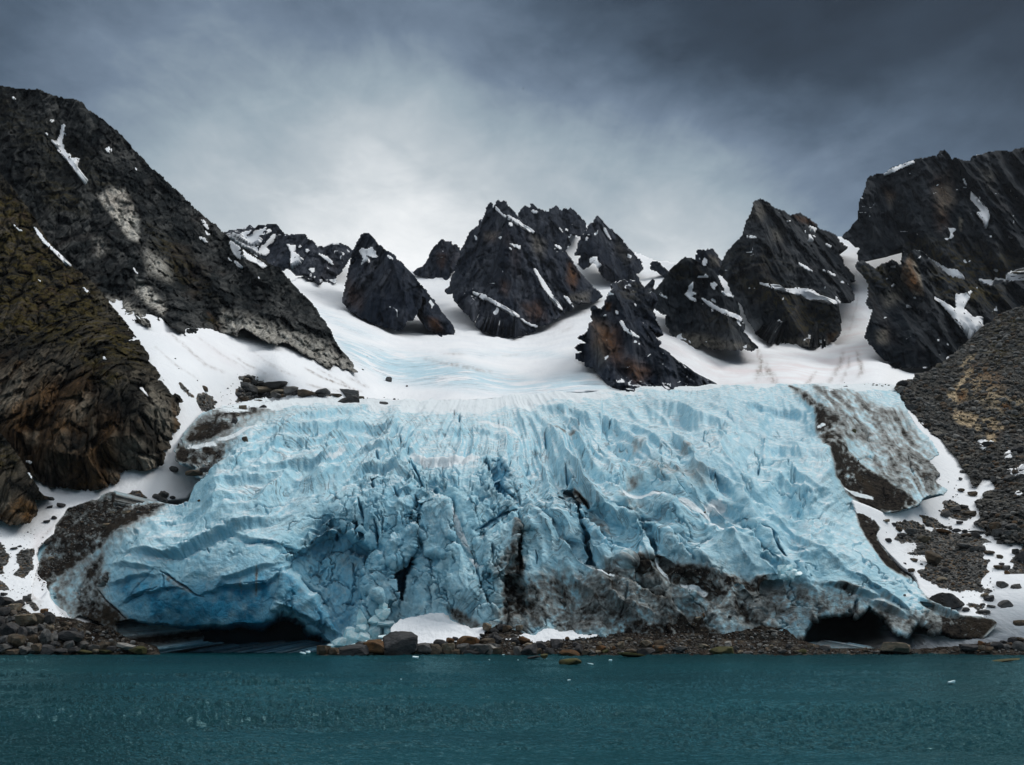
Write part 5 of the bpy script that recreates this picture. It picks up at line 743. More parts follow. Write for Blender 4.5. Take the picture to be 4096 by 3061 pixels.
    p1 = Zx*.85 - .35*Zy; p2 = 1.1*np.hypot((Zx - 630)*.8, Zy - 960); p3 = Zy*1.05 - .22*Zx
    phi = (w1*p1 + w2*p2 + w3*p3)/(w1 + w2 + w3) + 16*fbm2(u, v, 150, 110, 4, .5, 60) + 5.0*disp/far
    line = .42 + blobs(u, v, [('H', [(-100,450),(500,300),(1000,190),(1600,180),(2012,300),(2012,480),(1300,420),(700,520),(300,700)], .40, 80), ('H', [(350,620),(900,560),(1000,700),(800,960),(450,900)], .45, 60), ('I', [(0,250),(700,250),(1400,560),(1300,1000),(700,1200),(0,1200)], .40, 100), ('I', [(200,1000),(1200,1300),(1300,1480),(500,1480)], .35, 60)])
    line = line - blobs(u, v, [('C', [(900,860),(2400,700),(2400,1300),(1000,1200)], .38, 60)])
    a_, b_ = rr*3.0, th*600.0
    dirt = blobs(u, v, DIRT_AND_CAVE_SHADE)*np.clip(.72 + 1.0*fbm2(a_, b_, 240, 40, 5, .62, 65) + .8*fbm2(u, v, 22, 22, 3, .6, 66), .1, 1.25) + .25*fbm2(u, v, 40, 40, 4, .6, 62)*(blobs(u, v, [('I', [(100,900),(1000,1000),(1900,1150),(2012,1500),(0,1500)], 1, 100)]))
    dirt = dirt + .24*np.clip(fbm2(u, v, 16, 34, 4, .6, 63), 0, 1)
    slab = blobs(u, v, [('G', [(330,190),(520,195),(770,300),(980,560),(1000,740),(860,800),(700,700),(420,430)], 1, 30)])
    dirt = dirt*(1 - .30*slab) + slab*.75*fbm2((u + 1.15*v)*.66, (v - u)*.7 + 40*fbm2(u, v, 120, 120, 2, .5, 68), 190, 26, 4, .6, 67)
    dirt = dirt*1.45 - .30*blobs(u, v, [('C', [(900,700),(2212,700),(2212,1240),(1250,1230),(1000,1060)], 1, 40)])
    blue = np.clip(np.maximum.reduce([blue, b1*.6, b2*.8, b3*.8, blobs(u, v, BLUE)*(1 + 1.2*fbm2(u, v, 60, 60, 4, .6, 64))]), 0, 1)*np.clip(1.2 - dirt, .2, 1)
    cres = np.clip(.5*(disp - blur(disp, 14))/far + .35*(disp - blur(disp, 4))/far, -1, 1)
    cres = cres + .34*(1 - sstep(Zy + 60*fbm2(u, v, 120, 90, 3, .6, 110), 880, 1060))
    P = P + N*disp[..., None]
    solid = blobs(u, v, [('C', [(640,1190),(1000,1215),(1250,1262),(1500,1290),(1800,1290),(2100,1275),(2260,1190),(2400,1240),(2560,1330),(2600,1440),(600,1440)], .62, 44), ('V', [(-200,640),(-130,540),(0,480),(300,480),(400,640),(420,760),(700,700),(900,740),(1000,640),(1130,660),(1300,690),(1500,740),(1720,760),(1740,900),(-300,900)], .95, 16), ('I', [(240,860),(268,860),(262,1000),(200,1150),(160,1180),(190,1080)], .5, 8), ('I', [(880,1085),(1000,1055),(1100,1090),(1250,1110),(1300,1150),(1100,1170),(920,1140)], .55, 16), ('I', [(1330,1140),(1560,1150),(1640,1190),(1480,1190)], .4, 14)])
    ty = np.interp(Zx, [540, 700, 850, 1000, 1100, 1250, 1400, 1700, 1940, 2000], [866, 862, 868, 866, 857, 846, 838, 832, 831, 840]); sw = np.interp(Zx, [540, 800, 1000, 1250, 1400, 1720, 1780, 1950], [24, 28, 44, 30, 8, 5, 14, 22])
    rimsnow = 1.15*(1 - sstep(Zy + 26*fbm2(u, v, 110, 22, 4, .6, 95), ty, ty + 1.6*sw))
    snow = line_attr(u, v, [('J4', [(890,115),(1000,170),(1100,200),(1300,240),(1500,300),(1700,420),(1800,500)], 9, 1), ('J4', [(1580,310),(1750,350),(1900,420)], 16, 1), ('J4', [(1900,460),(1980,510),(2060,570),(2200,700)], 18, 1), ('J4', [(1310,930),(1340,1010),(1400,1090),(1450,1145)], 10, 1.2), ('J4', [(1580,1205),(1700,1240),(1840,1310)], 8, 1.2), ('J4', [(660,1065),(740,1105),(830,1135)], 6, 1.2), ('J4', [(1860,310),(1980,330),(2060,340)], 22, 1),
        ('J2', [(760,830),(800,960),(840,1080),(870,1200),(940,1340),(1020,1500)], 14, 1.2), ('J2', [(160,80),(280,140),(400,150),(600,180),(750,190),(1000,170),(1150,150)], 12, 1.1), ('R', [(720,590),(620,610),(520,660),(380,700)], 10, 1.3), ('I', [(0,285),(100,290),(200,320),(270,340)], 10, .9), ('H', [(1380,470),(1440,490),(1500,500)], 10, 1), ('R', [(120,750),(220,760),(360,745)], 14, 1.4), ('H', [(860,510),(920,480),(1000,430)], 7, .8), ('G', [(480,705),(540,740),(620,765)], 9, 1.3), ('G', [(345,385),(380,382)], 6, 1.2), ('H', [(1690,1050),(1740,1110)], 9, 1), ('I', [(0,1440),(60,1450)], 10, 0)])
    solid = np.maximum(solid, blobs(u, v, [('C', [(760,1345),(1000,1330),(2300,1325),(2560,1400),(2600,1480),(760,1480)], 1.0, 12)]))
    snow = np.maximum(snow, rimsnow)
    k = sd + 7*fbm2(u, v, 26, 26, 4, .62, 70) + 15*fbm2(u, v, 90, 90, 3, .6, 71)*sstep(Zy, 846, 900)
    keep = k > 0
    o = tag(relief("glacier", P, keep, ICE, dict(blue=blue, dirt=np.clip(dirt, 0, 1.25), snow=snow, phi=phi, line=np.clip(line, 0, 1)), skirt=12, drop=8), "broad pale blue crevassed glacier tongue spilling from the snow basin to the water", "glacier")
    SURF.append((np.array([100.0, 1500.0]), 3, P, keep, o))
    return o
glacier()

# ------------------------------------------------------------------ shore, snow banks
BEACHM = rock_mat("shore_gravel", .06, (.009, .009, .009), (.030, .028, .025), (.12, .115, .105), bump=1.3, streak=1.0, warm0=.12)
SURF.append((np.array([-420.0, 880.0]), 5, SP, np.ones(SP.shape[:2], bool), snow_obj))
def shore(pts, dep, seed):
    poly = T('Z', pts); lo, hi = poly.min(0) - 12, poly.max(0) + 12; u, v = grid(lo[0], lo[1], hi[0], hi[1], 3)
    sd = sdf(u, v, poly, 100); D = dep(u*.54004, v*.54004); D = np.minimum(D, np.minimum(SN(u, v), GD(u, v)) - .8 - .02*np.clip(sd, 0, 60))
    P = unproj(u, v, D); V = CAM - P; V /= np.linalg.norm(V, axis=-1, keepdims=True)
    n = fbm(P/np.array([6, 6, 2.2]), 4, .6, seed)*.9; d1, gap, tn, off, tilt = worley(P/np.array([1.1, 1.1, .8]), seed)
    P = P + V*(n + .35*(tn - .5) + .25*(.5 - d1))[..., None]
    keep = sd + 9*fbm2(u, v, 30, 18, 4, .6, seed + 1) > 0
    z = np.zeros(u.shape)
    o = tag(relief("shore", P, keep, BEACHM, dict(tone=tn, warm=z + .12, moss=z, bright=np.clip(fbm2(u, v, 60, 30, 3, .6, seed + 2), 0, 1)), skirt=14), "dark brown gravel shore at the foot of the glacier", "shore", kind='structure')
    SURF.append((lo, 3, P, keep, o))
shore([(690,1426),(690,1406),(740,1398),(800,1390),(900,1392),(1000,1386),(1045,1368),(1070,1352),(1110,1362),(1160,1386),(1250,1374),(1330,1369),(1450,1369),(1560,1370),(1610,1362),(1650,1352),(1700,1360),(1730,1386),(1800,1402),(1900,1402),(2000,1404),(2150,1388),(2212,1378),(2420,1376),(2420,1424)], lambda x, y: 194 + (1416 - y)*.24 + 6*sstep(x, 1750, 1900), 301)
shore([(-220,1424),(-220,1288),(0,1290),(40,1310),(80,1332),(130,1332),(190,1345),(240,1358),(280,1382),(340,1398),(350,1424)], lambda x, y: 202 + (1410 - y)*.16, 302)
def snow_bank(pts, zz, label, seed, up=3.4):
    poly = T(zz, pts); lo, hi = poly.min(0) - 12, poly.max(0) + 12; u, v = grid(lo[0], lo[1], hi[0], hi[1], 3); sd = sdf(u, v, poly, 100)
    D = np.minimum(200.4 + .17*(poly[:, 1].max() - v)*.54004, GD(u, v) - 1.0); P = unproj(u, v, D); N = normals(P); P = P + N*(.5*fbm(P/5, 4, .55, seed) + .18*fbm(P/1.1, 3, .6, seed + 1))[..., None]
    keep = sd + 9*fbm2(u, v, 24, 24, 4, .6, seed + 2) > 0; z = np.zeros(u.shape)
    o = tag(relief("snow_bank", P, keep, SNOW, dict(rub=z, ice=z, dirt=np.clip(blobs(u, v, [('N', [(1560,260),(1680,240),(1760,330),(1900,440),(1800,430),(1660,340)], .9, 14)]), 0, 1), pink=z), skirt=5), label, "snow bank")
    SURF.append((lo, 3, P, keep, o))
snow_bank([(1000,545),(1010,440),(1100,365),(1250,325),(1450,290),(1560,282),(1640,312),(1660,360),(1800,420),(1900,462),(2000,445),(2100,432),(2060,475),(1990,565),(1960,600),(1900,600),(1700,610),(1500,620),(1400,620),(1290,620),(1060,600),(990,610),(860,600),(870,570),(950,545)], 'N', "large white snow bank at the glacier foot behind the big dark wedge boulder", 311)
snow_bank([(450,285),(520,235),(640,262),(760,192),(860,182),(960,212),(1080,202),(1150,245),(1260,256),(1370,250),(1300,280),(1050,300),(900,310),(760,320),(660,340),(560,290),(470,295),(300,312),(330,292)], 'O', "low grey-streaked snow bank on the gravel under the middle of the glacier", 312, 2.2)

# ------------------------------------------------------------------ boulders
def ico(sub):
    import bmesh
    bm = bmesh.new(); bmesh.ops.create_icosphere(bm, subdivisions=sub, radius=1.0); bm.verts.ensure_lookup_table()
    co = np.array([x.co[:] for x in bm.verts]); f = np.array([[q.index for q in x.verts] for x in bm.faces]); bm.free(); return co, f
def cut_stone(dirs, seed, rounded=.0, k=13):
    """an angular stone: a ball cut by random flat faces"""
    r = np.random.RandomState(seed); n = r.normal(size=(k, 3)); n /= np.linalg.norm(n, axis=1, keepdims=True)
    n = np.concatenate([n, np.eye(3), -np.eye(3)]); d = np.r_[r.uniform(.58, .95, k), r.uniform(.8, 1.0, 6)]
    c = dirs @ n.T; rad = np.where(c > .05, d/np.maximum(c, .05), 9).min(1)
    rad = rad*(1 - rounded) + rounded*.85
    p = dirs*rad[:, None]
    return p + dirs*(.05*fbm(dirs*2.6 + seed, 3, .6, seed) + .02*fbm(dirs*9 + seed, 2, .6, seed + 1))[:, None]
def stone_mat(name, dark, light, stain, amt=.35, use_attr=False):
    m, g, b = new_mat(name, .9, .15); tc = g.add('ShaderNodeTexCoord').outputs['Object']
    oi = g.add('ShaderNodeObjectInfo').outputs['Random']
    co = g.vmath('ADD', tc, g.vmath('SCALE', (7.0, 3.0, 5.0), None)); g.set(co.node.inputs[1].links[0].from_node.inputs['Scale'], oi)
    s = 1.0 if not use_attr else 1.3
    n1 = g.noise(co, 1.6*s, 5, .65, .4); n2 = g.noise(g.scale(co, (1, 1, 2.5), (.3, .2, 0)), 5.0*s, 4, .7)
    c = g.mix(g.rng(g.math('ADD', n1, g.math('MULTIPLY', n2, .5)), .5, 1.0), dark, light)
    if use_attr:
        c = g.mix(g.math('POWER', g.attr('tone'), 2.0), c, tuple(min(1, x*1.7) for x in light)); st = g.math('MULTIPLY', g.attr('warm'), .8)
    else:
        st = g.math('MULTIPLY', g.rng(g.noise(co, .9, 4, .6, .8), .42, .66), amt)
    c = g.mix(st, c, stain)
    g.set(b.inputs['Base Color'], c)
    g.set(b.inputs['Normal'], g.bump(g.math('ADD', n2, n1), .6, .10 if not use_attr else .12))
    return m
STONE = {'dark': stone_mat("dark_stone", (.016, .017, .019), (.075, .076, .080), (.060, .048, .036)), 'grey': stone_mat("grey_stone", (.035, .036, .038), (.15, .15, .15), (.10, .085, .065)), 'brown': stone_mat("brown_stone", (.026, .022, .018), (.115, .098, .076), (.12, .068, .032), .4),
         'rusty': stone_mat("rusty_stone", (.034, .023, .015), (.15, .088, .046), (.16, .070, .024), .6), 'tan': stone_mat("tan_stone", (.07, .06, .048), (.26, .23, .18), (.20, .12, .055), .4), 'pale': stone_mat("pale_stone", (.12, .118, .112), (.36, .35, .33), (.20, .17, .13), .3), 'olive': stone_mat("olive_stone", (.030, .029, .015), (.10, .095, .045), (.085, .085, .028), .6)}
RUBM = stone_mat("rubble_stone", (.022, .022, .022), (.135, .132, .126), (.13, .075, .035), use_attr=True)
dirs3, faces3 = ico(4)
BOULDER_MESH = []
for i in range(18):
    me = bpy.data.meshes.new("boulder"); p = cut_stone(dirs3, 500 + i, .0 if i % 4 else .35)
    p = p/np.abs(p).max(0)                                            # fills the box -1..1
    me.from_pydata(p.tolist(), [], faces3.tolist()); me.polygons.foreach_set('use_smooth', np.zeros(len(faces3), bool)); me.materials.append(STONE['grey']); me.update(); BOULDER_MESH.append(me)
def depth_at(u, v):
    best = 1e9
    for lo, st, P, keep, o in SURF:
        i, j = int(round((v - lo[1])/st)), int(round((u - lo[0])/st))
        if 0 <= i < P.shape[0] and 0 <= j < P.shape[1] and keep[i, j]:
            q = P[i, j]; best = min(best, q[1])
    return best
COLW = {'dark': 'dark grey', 'grey': 'grey', 'brown': 'brown', 'rusty': 'rusty orange', 'tan': 'tan', 'pale': 'pale', 'olive': 'olive brown'}
PLACED = []                                                          # picture x, y, width, height, colour, object
def boulder(zz, cx, cy, w, h, col, label=None, land=None, group="boulders on the shore and slopes", yd=None):
    (u, v), s = T(zz, [(cx, cy)])[0], ZOOM[zz][2]; w, h = w/s, h/s
    d = yd or depth_at(u, min(v + h*.30, 2640))
    if d > 5e3: return None
    me = BOULDER_MESH[rs.randint(len(BOULDER_MESH))]; o = bpy.data.objects.new("boulder", me); S.collection.objects.link(o)
    o.material_slots[0].link = 'OBJECT'; o.material_slots[0].material = STONE[col]
    m = d/FPX/ (cP - (-(v - H_/2)/FPX)*sP)**-1 if False else d/FPX*(1.0/ (1.0)) ; yc = -(v - H_/2)/FPX; m = d/(FPX*(cP - yc*sP))
    o.location = unproj(np.array(u), np.array(v + h*.06), np.array(d - .2*w*m)); hw, hh = .54*w*m, .60*h*m
    o.scale = (hw, max(hw*.75, hh*.8), hh); o.rotation_euler = (rs.uniform(-.12, .12), rs.uniform(-.16, .16), rs.choice([0, math.pi]) + rs.uniform(-.35, .35))
    PLACED.append([u, v, w, h, col, o, label, land, group]); return o
B = boulder
# left shore
g_ = "boulder pile on the left shore"
B('L',100,525,225,185,'dark',"largest dark square block of the left shore pile", "the largest dark block of the left shore", g_); B('L',235,675,185,170,'brown', None, None, g_); B('L',590,630,130,195,'grey', "tall upright grey boulder in the left shore pile", "the tall upright grey boulder", g_); B('L',375,530,140,100,'grey', None, None, g_)
B('L',330,410,230,130,'tan', "broad tan slab at the top of the left shore pile", "the broad tan slab", g_); B('L',465,390,190,140,'brown', None, None, g_); B('L',600,400,150,115,'dark', None, None, g_); B('L',880,610,310,120,'dark', "long dark tilted slab on the right of the left shore pile", "the long dark tilted slab", g_); B('L',875,720,130,95,'grey', None, None, g_)
for a in [(1030,725,165,95,'grey'),(1180,760,175,75,'grey'),(1310,740,125,95,'brown'),(490,770,145,115,'brown'),(620,785,165,105,'dark'),(300,790,150,90,'grey'),(60,755,165,105,'grey'),(30,795,80,60,'tan'),(430,650,125,95,'brown'),(40,655,95,80,'grey'),(80,170,175,95,'dark'),(195,250,145,95,'tan'),(235,205,165,95,'dark'),(50,300,145,95,'dark'),(160,395,95,70,'grey'),(830,460,100,60,'brown'),(840,510,85,60,'brown'),(770,545,105,75,'brown'),(920,560,110,90,'dark'),(1010,605,95,85,'dark'),(340,140,90,70,'grey'),(560,295,85,50,'rusty'),(620,340,105,60,'dark'),(690,625,85,120,'grey'),(280,560,110,115,'dark'),(510,500,110,75,'grey'),(640,510,85,60,'tan'),(120,685,70,75,'grey'),(380,740,65,80,'pale'),(1125,650,80,40,'brown'),(760,800,150,60,'dark'),(920,780,140,60,'dark'),(1420,770,110,60,'dark'),(180,810,150,50,'brown'),(700,715,110,60,'dark'),(560,790,90,50,'olive'),(1330,810,140,35,'olive'),(1210,800,80,40,'tan'),(400,800,100,50,'grey'),(0,420,120,110,'dark')]: B('L', *a, group=g_)
B('L',1060,812,195,45,'olive', "flat ochre slab at the waterline of the left shore", "the flat ochre waterline slab", g_); B('L',1630,757,235,85,'pale', "pale wedge-shaped slab at the mouth of the left ice cave", "the pale wedge slab by the left cave", g_); B('L',1760,787,235,85,'olive', "rounded olive boulder touching the pale slab at the left ice cave", None, g_); B('L',2050,800,60,40,'olive', "small olive stone alone in front of the left ice cave", None, g_)
# the shore below the glacier
g_ = "boulders along the shore below the glacier"
B('N',1110,625,385,255,'dark', "biggest dark wedge boulder in front of the snow bank", "the biggest dark wedge boulder", g_); B('N',865,665,255,165,'rusty', "rusty orange boulder leaning against the biggest wedge boulder", "the leaning rusty boulder", g_); B('N',590,695,310,110,'dark', "long low dark boulder beside the fallen ice blocks", "the long boulder by the fallen ice", g_); B('N',265,690,150,95,'brown', "brown boulder at the left tip of the middle shore", "the brown boulder at the shore tip", g_); B('N',1855,605,235,135,'rusty', "rounded rusty orange boulder below the right end of the snow bank", "the rounded rusty boulder", g_)
for a in [(690,630,165,85,'grey'),(375,705,105,75,'brown'),(1390,680,155,125,'grey'),(1510,690,125,115,'brown'),(1640,680,135,105,'tan'),(1790,675,135,105,'grey'),(1985,690,205,115,'grey'),(2130,690,145,105,'pale'),(1660,590,85,60,'rusty'),(1550,610,165,65,'dark'),(1900,725,185,60,'dark'),(2070,610,165,100,'brown'),(2070,430,95,75,'tan'),(2150,540,125,85,'dark'),(780,710,110,60,'tan'),(1300,700,80,70,'brown'),(1720,715,90,55,'brown'),(2020,530,60,35,'dark'),(1720,570,70,40,'dark')]: B('N', *a, group=g_)
for a in [(60,415,190,115,'grey'),(205,400,155,105,'grey'),(240,435,115,80,'brown'),(600,420,190,115,'dark'),(475,430,95,105,'grey'),(1140,415,115,105,'dark'),(1610,360,85,65,'tan'),(1900,340,135,75,'tan'),(2030,350,115,80,'brown'),(2040,405,125,85,'rusty'),(550,315,135,75,'rusty'),(450,310,135,60,'dark'),(130,155,95,75,'tan'),(360,170,105,75,'brown'),(490,175,75,55,'tan'),(585,365,115,55,'tan'),(1700,295,75,42,'tan'),(140,350,120,70,'brown'),(250,310,100,110,'dark'),(1230,440,120,50,'brown'),(1380,345,50,50,'tan'),(1290,440,90,50,'grey'),(820,430,110,70,'dark'),(700,430,80,60,'brown'),(1470,400,60,40,'tan'),(1540,390,50,35,'rusty'),(1740,430,130,40,'brown'),(210,200,100,50,'dark'),(290,160,80,60,'dark'),(420,350,60,50,'tan'),(1020,285,50,30,'rusty'),(1120,360,70,60,'dark'),(1360,435,60,30,'tan'),(1440,430,70,35,'olive')]: B('O', *a, group=g_)
B('O',740,368,115,95,'dark', "left one of two rounded dark boulders below the streaked snow bank", "the left rounded dark boulder", g_); B('O',905,352,125,105,'dark', "right one of two rounded dark boulders below the streaked snow bank", "the right rounded dark boulder", g_); B('O',1040,447,245,65,'rusty', "wide low rusty boulder at the waterline, middle of the shore", "the wide low rusty boulder", g_); B('O',1395,390,105,65,'rusty', "rounded rusty boulder on dark gravel bank by the water", "the rusty boulder on dark gravel", g_); B('O',1895,430,195,105,'dark', "dark hump-backed boulder with a grey top at the waterline", "the dark hump-backed boulder", g_)
B('Q',800,432,245,95,'olive', "broad olive slab with a flat top at the waterline", "the broad olive waterline slab", g_); B('Q',860,347,75,55,'pale', "small pale boulder just above the broad olive slab", None, g_); B('Q',1840,345,105,75,'brown', "brown block at the right end of the gravel bank by the cave", "the brown block by the right cave", g_)
for a in [(600,370,115,38,'tan'),(1380,240,65,38,'pale'),(1930,385,115,65,'grey'),(1690,430,85,50,'olive'),(1620,430,75,32,'tan'),(1130,385,42,42,'grey'),(1340,375,38,32,'tan'),(1085,450,115,36,'grey'),(340,400,185,60,'grey'),(100,400,145,70,'brown'),(1775,300,65,42,'rusty'),(100,345,100,50,'tan'),(720,450,80,40,'dark'),(960,390,60,40,'grey'),(1000,440,70,40,'tan'),(1230,430,70,35,'grey'),(1530,375,60,50,'dark'),(1460,425,90,35,'grey'),(1210,360,50,35,'pale'),(1790,370,80,40,'tan'),(1280,370,60,35,'pale')]: B('Q', *a, group=g_)
g_ = "rocks standing in the water"
for a in [('O',760,484,85,50,'olive',"round dark rock end of the low reef in the water",None),('O',650,494,140,22,'dark',"thin low dark reef just above the water",None),('O',1055,541,245,58,'olive',"largest olive rock rising alone from the water","the olive rock in the water"),('O',1725,471,270,40,'olive',"flat olive rock at the water's edge",None),('V',1990,948,300,14,'olive',"barely awash weedy rock near the right edge of the water",None)]:
    d = 6.0/-(rays(np.array(T(a[0], [(a[1], a[2])])[0][0]), np.array(T(a[0], [(a[1], a[2])])[0][1] + a[4]*.35/ZOOM[a[0]][2]))[2]); B(*a[:6], label=a[6], land=a[7], group=g_, yd=float(d))
# the right-hand shore and slope
g_ = "boulders on the right slope"
B('V',1365,300,350,180,'dark', "large dark boulder sitting on snow beside the glacier's right toe", "the large dark boulder by the glacier toe", g_); B('V',820,812,335,95,'tan', "long tan rock in the mouth of the right ice cave", "the long tan rock in the right cave", g_); B('V',1610,812,195,85,'dark', "dark boulder at the waterline right of the right ice cave", "the dark waterline boulder right of the cave", g_)
for a in [(2005,330,145,95,'grey'),(1820,265,115,65,'dark'),(1780,220,85,35,'tan'),(1980,110,115,80,'grey'),(2120,150,115,90,'grey'),(1920,785,135,75,'dark'),(2080,725,95,65,'dark'),(2150,790,145,95,'grey'),(1810,830,105,60,'brown'),(2020,800,85,60,'grey'),(1270,365,75,38,'dark'),(1570,380,95,38,'dark'),(1770,408,115,38,'grey'),(1970,372,95,32,'brown'),(2060,395,65,32,'tan'),(2170,545,150,80,'brown'),(1740,760,80,45,'rusty'),(1745,810,90,50,'tan'),(1980,745,90,45,'dark'),(2180,720,90,45,'brown'),(1850,350,90,25,'grey'),(2150,345,60,30,'dark'),(1750,325,70,22,'grey'),(1530,248,20,12,'dark'),(1815,690,20,12,'dark'),(450,830,60,40,'brown')]: B('V', *a, group=g_)
B('U',650,1065,165,150,'brown', "large blocky rust-streaked boulder in the middle rubble patch", "the rust-streaked block of the middle rubble", g_); B('U',1375,1040,62,45,'brown', "lone small brown pyramid-shaped stone on the right snow", "the lone brown pyramid stone", g_); B('U',1640,1050,160,140,'dark', "big dark boulder at the right edge, beside the snow strip", "the big dark boulder at the right edge", g_)
B('U',890,512,125,58,'grey', "longest grey slab on the small rubble mound", "the grey slab of the small mound", g_); B('U',1340,700,135,85,'brown', "brown block at the foot of the rubble hillside", "the brown block below the hillside", g_); B('U',760,762,135,52,'rusty', "ochre-topped slab at the top of the middle rubble patch", "the ochre-topped slab", g_)
for a in [(1305,190,90,62,'grey'),(1485,175,135,72,'grey'),(945,182,42,32,'grey'),(955,303,68,32,'brown'),(1080,345,85,50,'brown'),(985,490,95,42,'grey'),(780,570,105,62,'grey'),(1050,560,135,48,'brown'),(835,482,85,24,'tan'),(1425,700,75,72,'grey'),(1505,705,125,62,'grey'),(1365,770,135,72,'grey'),(1445,785,85,62,'grey'),(520,835,155,72,'tan'),(1010,805,105,48,'brown'),(1115,805,90,68,'dark'),(390,765,115,60,'grey'),(985,915,185,58,'grey'),(1165,950,95,62,'grey'),(1080,962,85,42,'grey'),(545,995,85,42,'grey'),(975,1015,52,52,'grey'),(1440,1160,115,52,'grey'),(1350,1152,95,42,'brown'),(1460,1220,62,48,'rusty'),(1400,1345,115,72,'grey'),(1560,1390,115,85,'dark'),(1560,990,85,72,'dark'),(1340,845,62,22,'dark'),(1385,876,115,32,'grey'),(990,756,85,36,'grey'),(1120,763,155,26,'grey'),(900,750,85,42,'dark'),(260,735,75,48,'brown'),(150,855,75,42,'dark'),(435,1075,68,36,'brown'),(290,800,105,48,'dark'),(500,930,105,42,'grey'),(720,862,65,28,'pale'),(770,1180,75,52,'dark'),(740,1285,125,42,'tan'),(510,1118,34,18,'dark'),(1115,670,62,30,'grey'),(130,640,70,28,'tan'),(210,680,48,32,'dark'),(860,378,18,12,'dark'),(710,532,24,14,'dark'),(1400,1120,50,26,'dark'),(1540,1560,90,40,'brown'),(930,660,70,28,'dark'),(1250,990,110,32,'brown'),(1500,150,60,30,'grey'),(1600,150,70,45,'grey'),(1340,405,80,36,'grey'),(1590,430,90,40,'grey'),(1310,560,70,32,'grey'),(1220,580,60,32,'grey'),(1500,920,30,14,'dark'),(970,1485,18,10,'dark'),(700,1610,65,30,'dark'),(400,1190,72,44,'brown'),(330,1115,34,22,'dark')]: B('U', *a, group=g_)
B('T',540,722,115,62,'dark', "dark boulder at the upper left corner of the rubble hillside", "the corner boulder of the hillside", g_); B('T',685,648,52,58,'dark', "small dark spike of rock on the hillside skyline against white snow", "the dark spike on the hillside skyline", g_); B('T',900,872,85,62,'brown', "brown boulder left of the ochre outcrop on the hillside", "the brown boulder left of the outcrop", g_); B('T',1255,978,48,36,'pale', "white-grey stone between the two ochre outcrops", "the white stone between the outcrops", g_)
for a in [(615,970,115,52,'grey'),(650,1012,75,36,'grey'),(690,817,52,28,'grey'),(1530,318,42,18,'pale'),(1240,400,62,52,'grey'),(910,542,62,40,'tan'),(1700,1312,85,32,'grey'),(1700,1390,125,62,'dark'),(1440,1372,85,32,'brown'),(780,1147,75,32,'brown'),(1440,1560,75,42,'grey'),(1320,1268,80,42,'tan'),(1000,560,40,32,'tan'),(900,935,30,24,'pale'),(830,905,36,26,'grey'),(1510,92,34,30,'pale'),(1440,430,40,24,'grey'),(860,680,52,30,'grey'),(1190,940,44,32,'grey'),(990,1362,44,26,'pale'),(760,925,40,26,'grey'),(1150,1620,62,30,'grey'),(1390,1340,90,40,'dark'),(560,880,60,24,'tan'),(720,1075,50,24,'dark'),(940,1075,52,26,'grey'),(1600,1320,40,24,'grey'),(1470,1490,60,40,'grey'),(1180,1560,62,26,'tan'),(640,880,70,36,'dark'),(600,800,60,30,'grey'),(1340,1470,44,26,'grey'),(900,1020,38,26,'pale')]: B('T', *a, group=g_)
# the brink on the left and stones on the snow
g_ = "boulders along the glacier's upper left brink"
B('R',770,247,185,52,'tan', "long tan slab lying on the upper left brink", "the long tan slab on the brink", g_); B('R',640,226,165,60,'grey', "grey tilted slab left of the long tan slab", None, g_); B('R',890,206,205,68,'dark', "largest dark slab at the back of the brink boulders", "the dark slab at the back of the brink", g_); B('R',1540,286,165,66,'grey', "angular grey boulder behind the biggest black brink boulder", None, g_); B('R',1540,352,195,88,'dark', "biggest black boulder at the right end of the brink row", "the biggest black brink boulder", g_)
for a in [(1030,245,125,62,'grey'),(1160,270,135,52,'brown'),(1290,262,130,50,'grey'),(1845,370,78,42,'grey'),(1680,411,82,20,'brown'),(1750,398,72,24,'dark'),(910,295,115,46,'grey'),(815,290,75,48,'dark'),(600,326,95,26,'brown'),(600,402,62,38,'tan'),(780,400,85,36,'dark'),(915,258,125,40,'tan'),(620,156,85,42,'brown'),(650,130,75,30,'grey'),(700,176,55,38,'dark'),(690,124,42,20,'dark'),(1430,291,105,26,'brown'),(560,285,70,30,'grey'),(640,280,60,26,'grey'),(710,297,60,24,'grey'),(1640,312,70,20,'brown'),(1290,292,90,26,'dark'),(770,190,60,30,'dark'),(1060,275,60,24,'dark'),(580,250,60,24,'dark'),(740,340,70,20,'brown'),(555,465,28,28,'tan'),(530,520,50,56,'dark'),(1640,362,50,18,'brown')]: B('R', *a, group=g_)
g_ = "single stones lying on snow and ice"
B('R',260,233,56,52,'brown', "lone brown block standing on the left snow slope", "the lone brown block on left snow", g_); B('R',1890,149,58,40,'grey', "lone grey block on the white basin snow", "the lone grey block on basin snow", g_); B('R',620,696,50,62,'brown', "egg-shaped brown stone on the ice of the upper left margin", "the egg-shaped brown stone", g_); B('R',165,976,145,42,'brown', "flat brown boulder on snow beside the left ice margin", "the flat brown boulder by the ice margin", g_); B('B',1398,1158,70,44,'grey', "grey block on the narrow snow neck below the mossy cliff", "the grey block on the snow neck", g_)
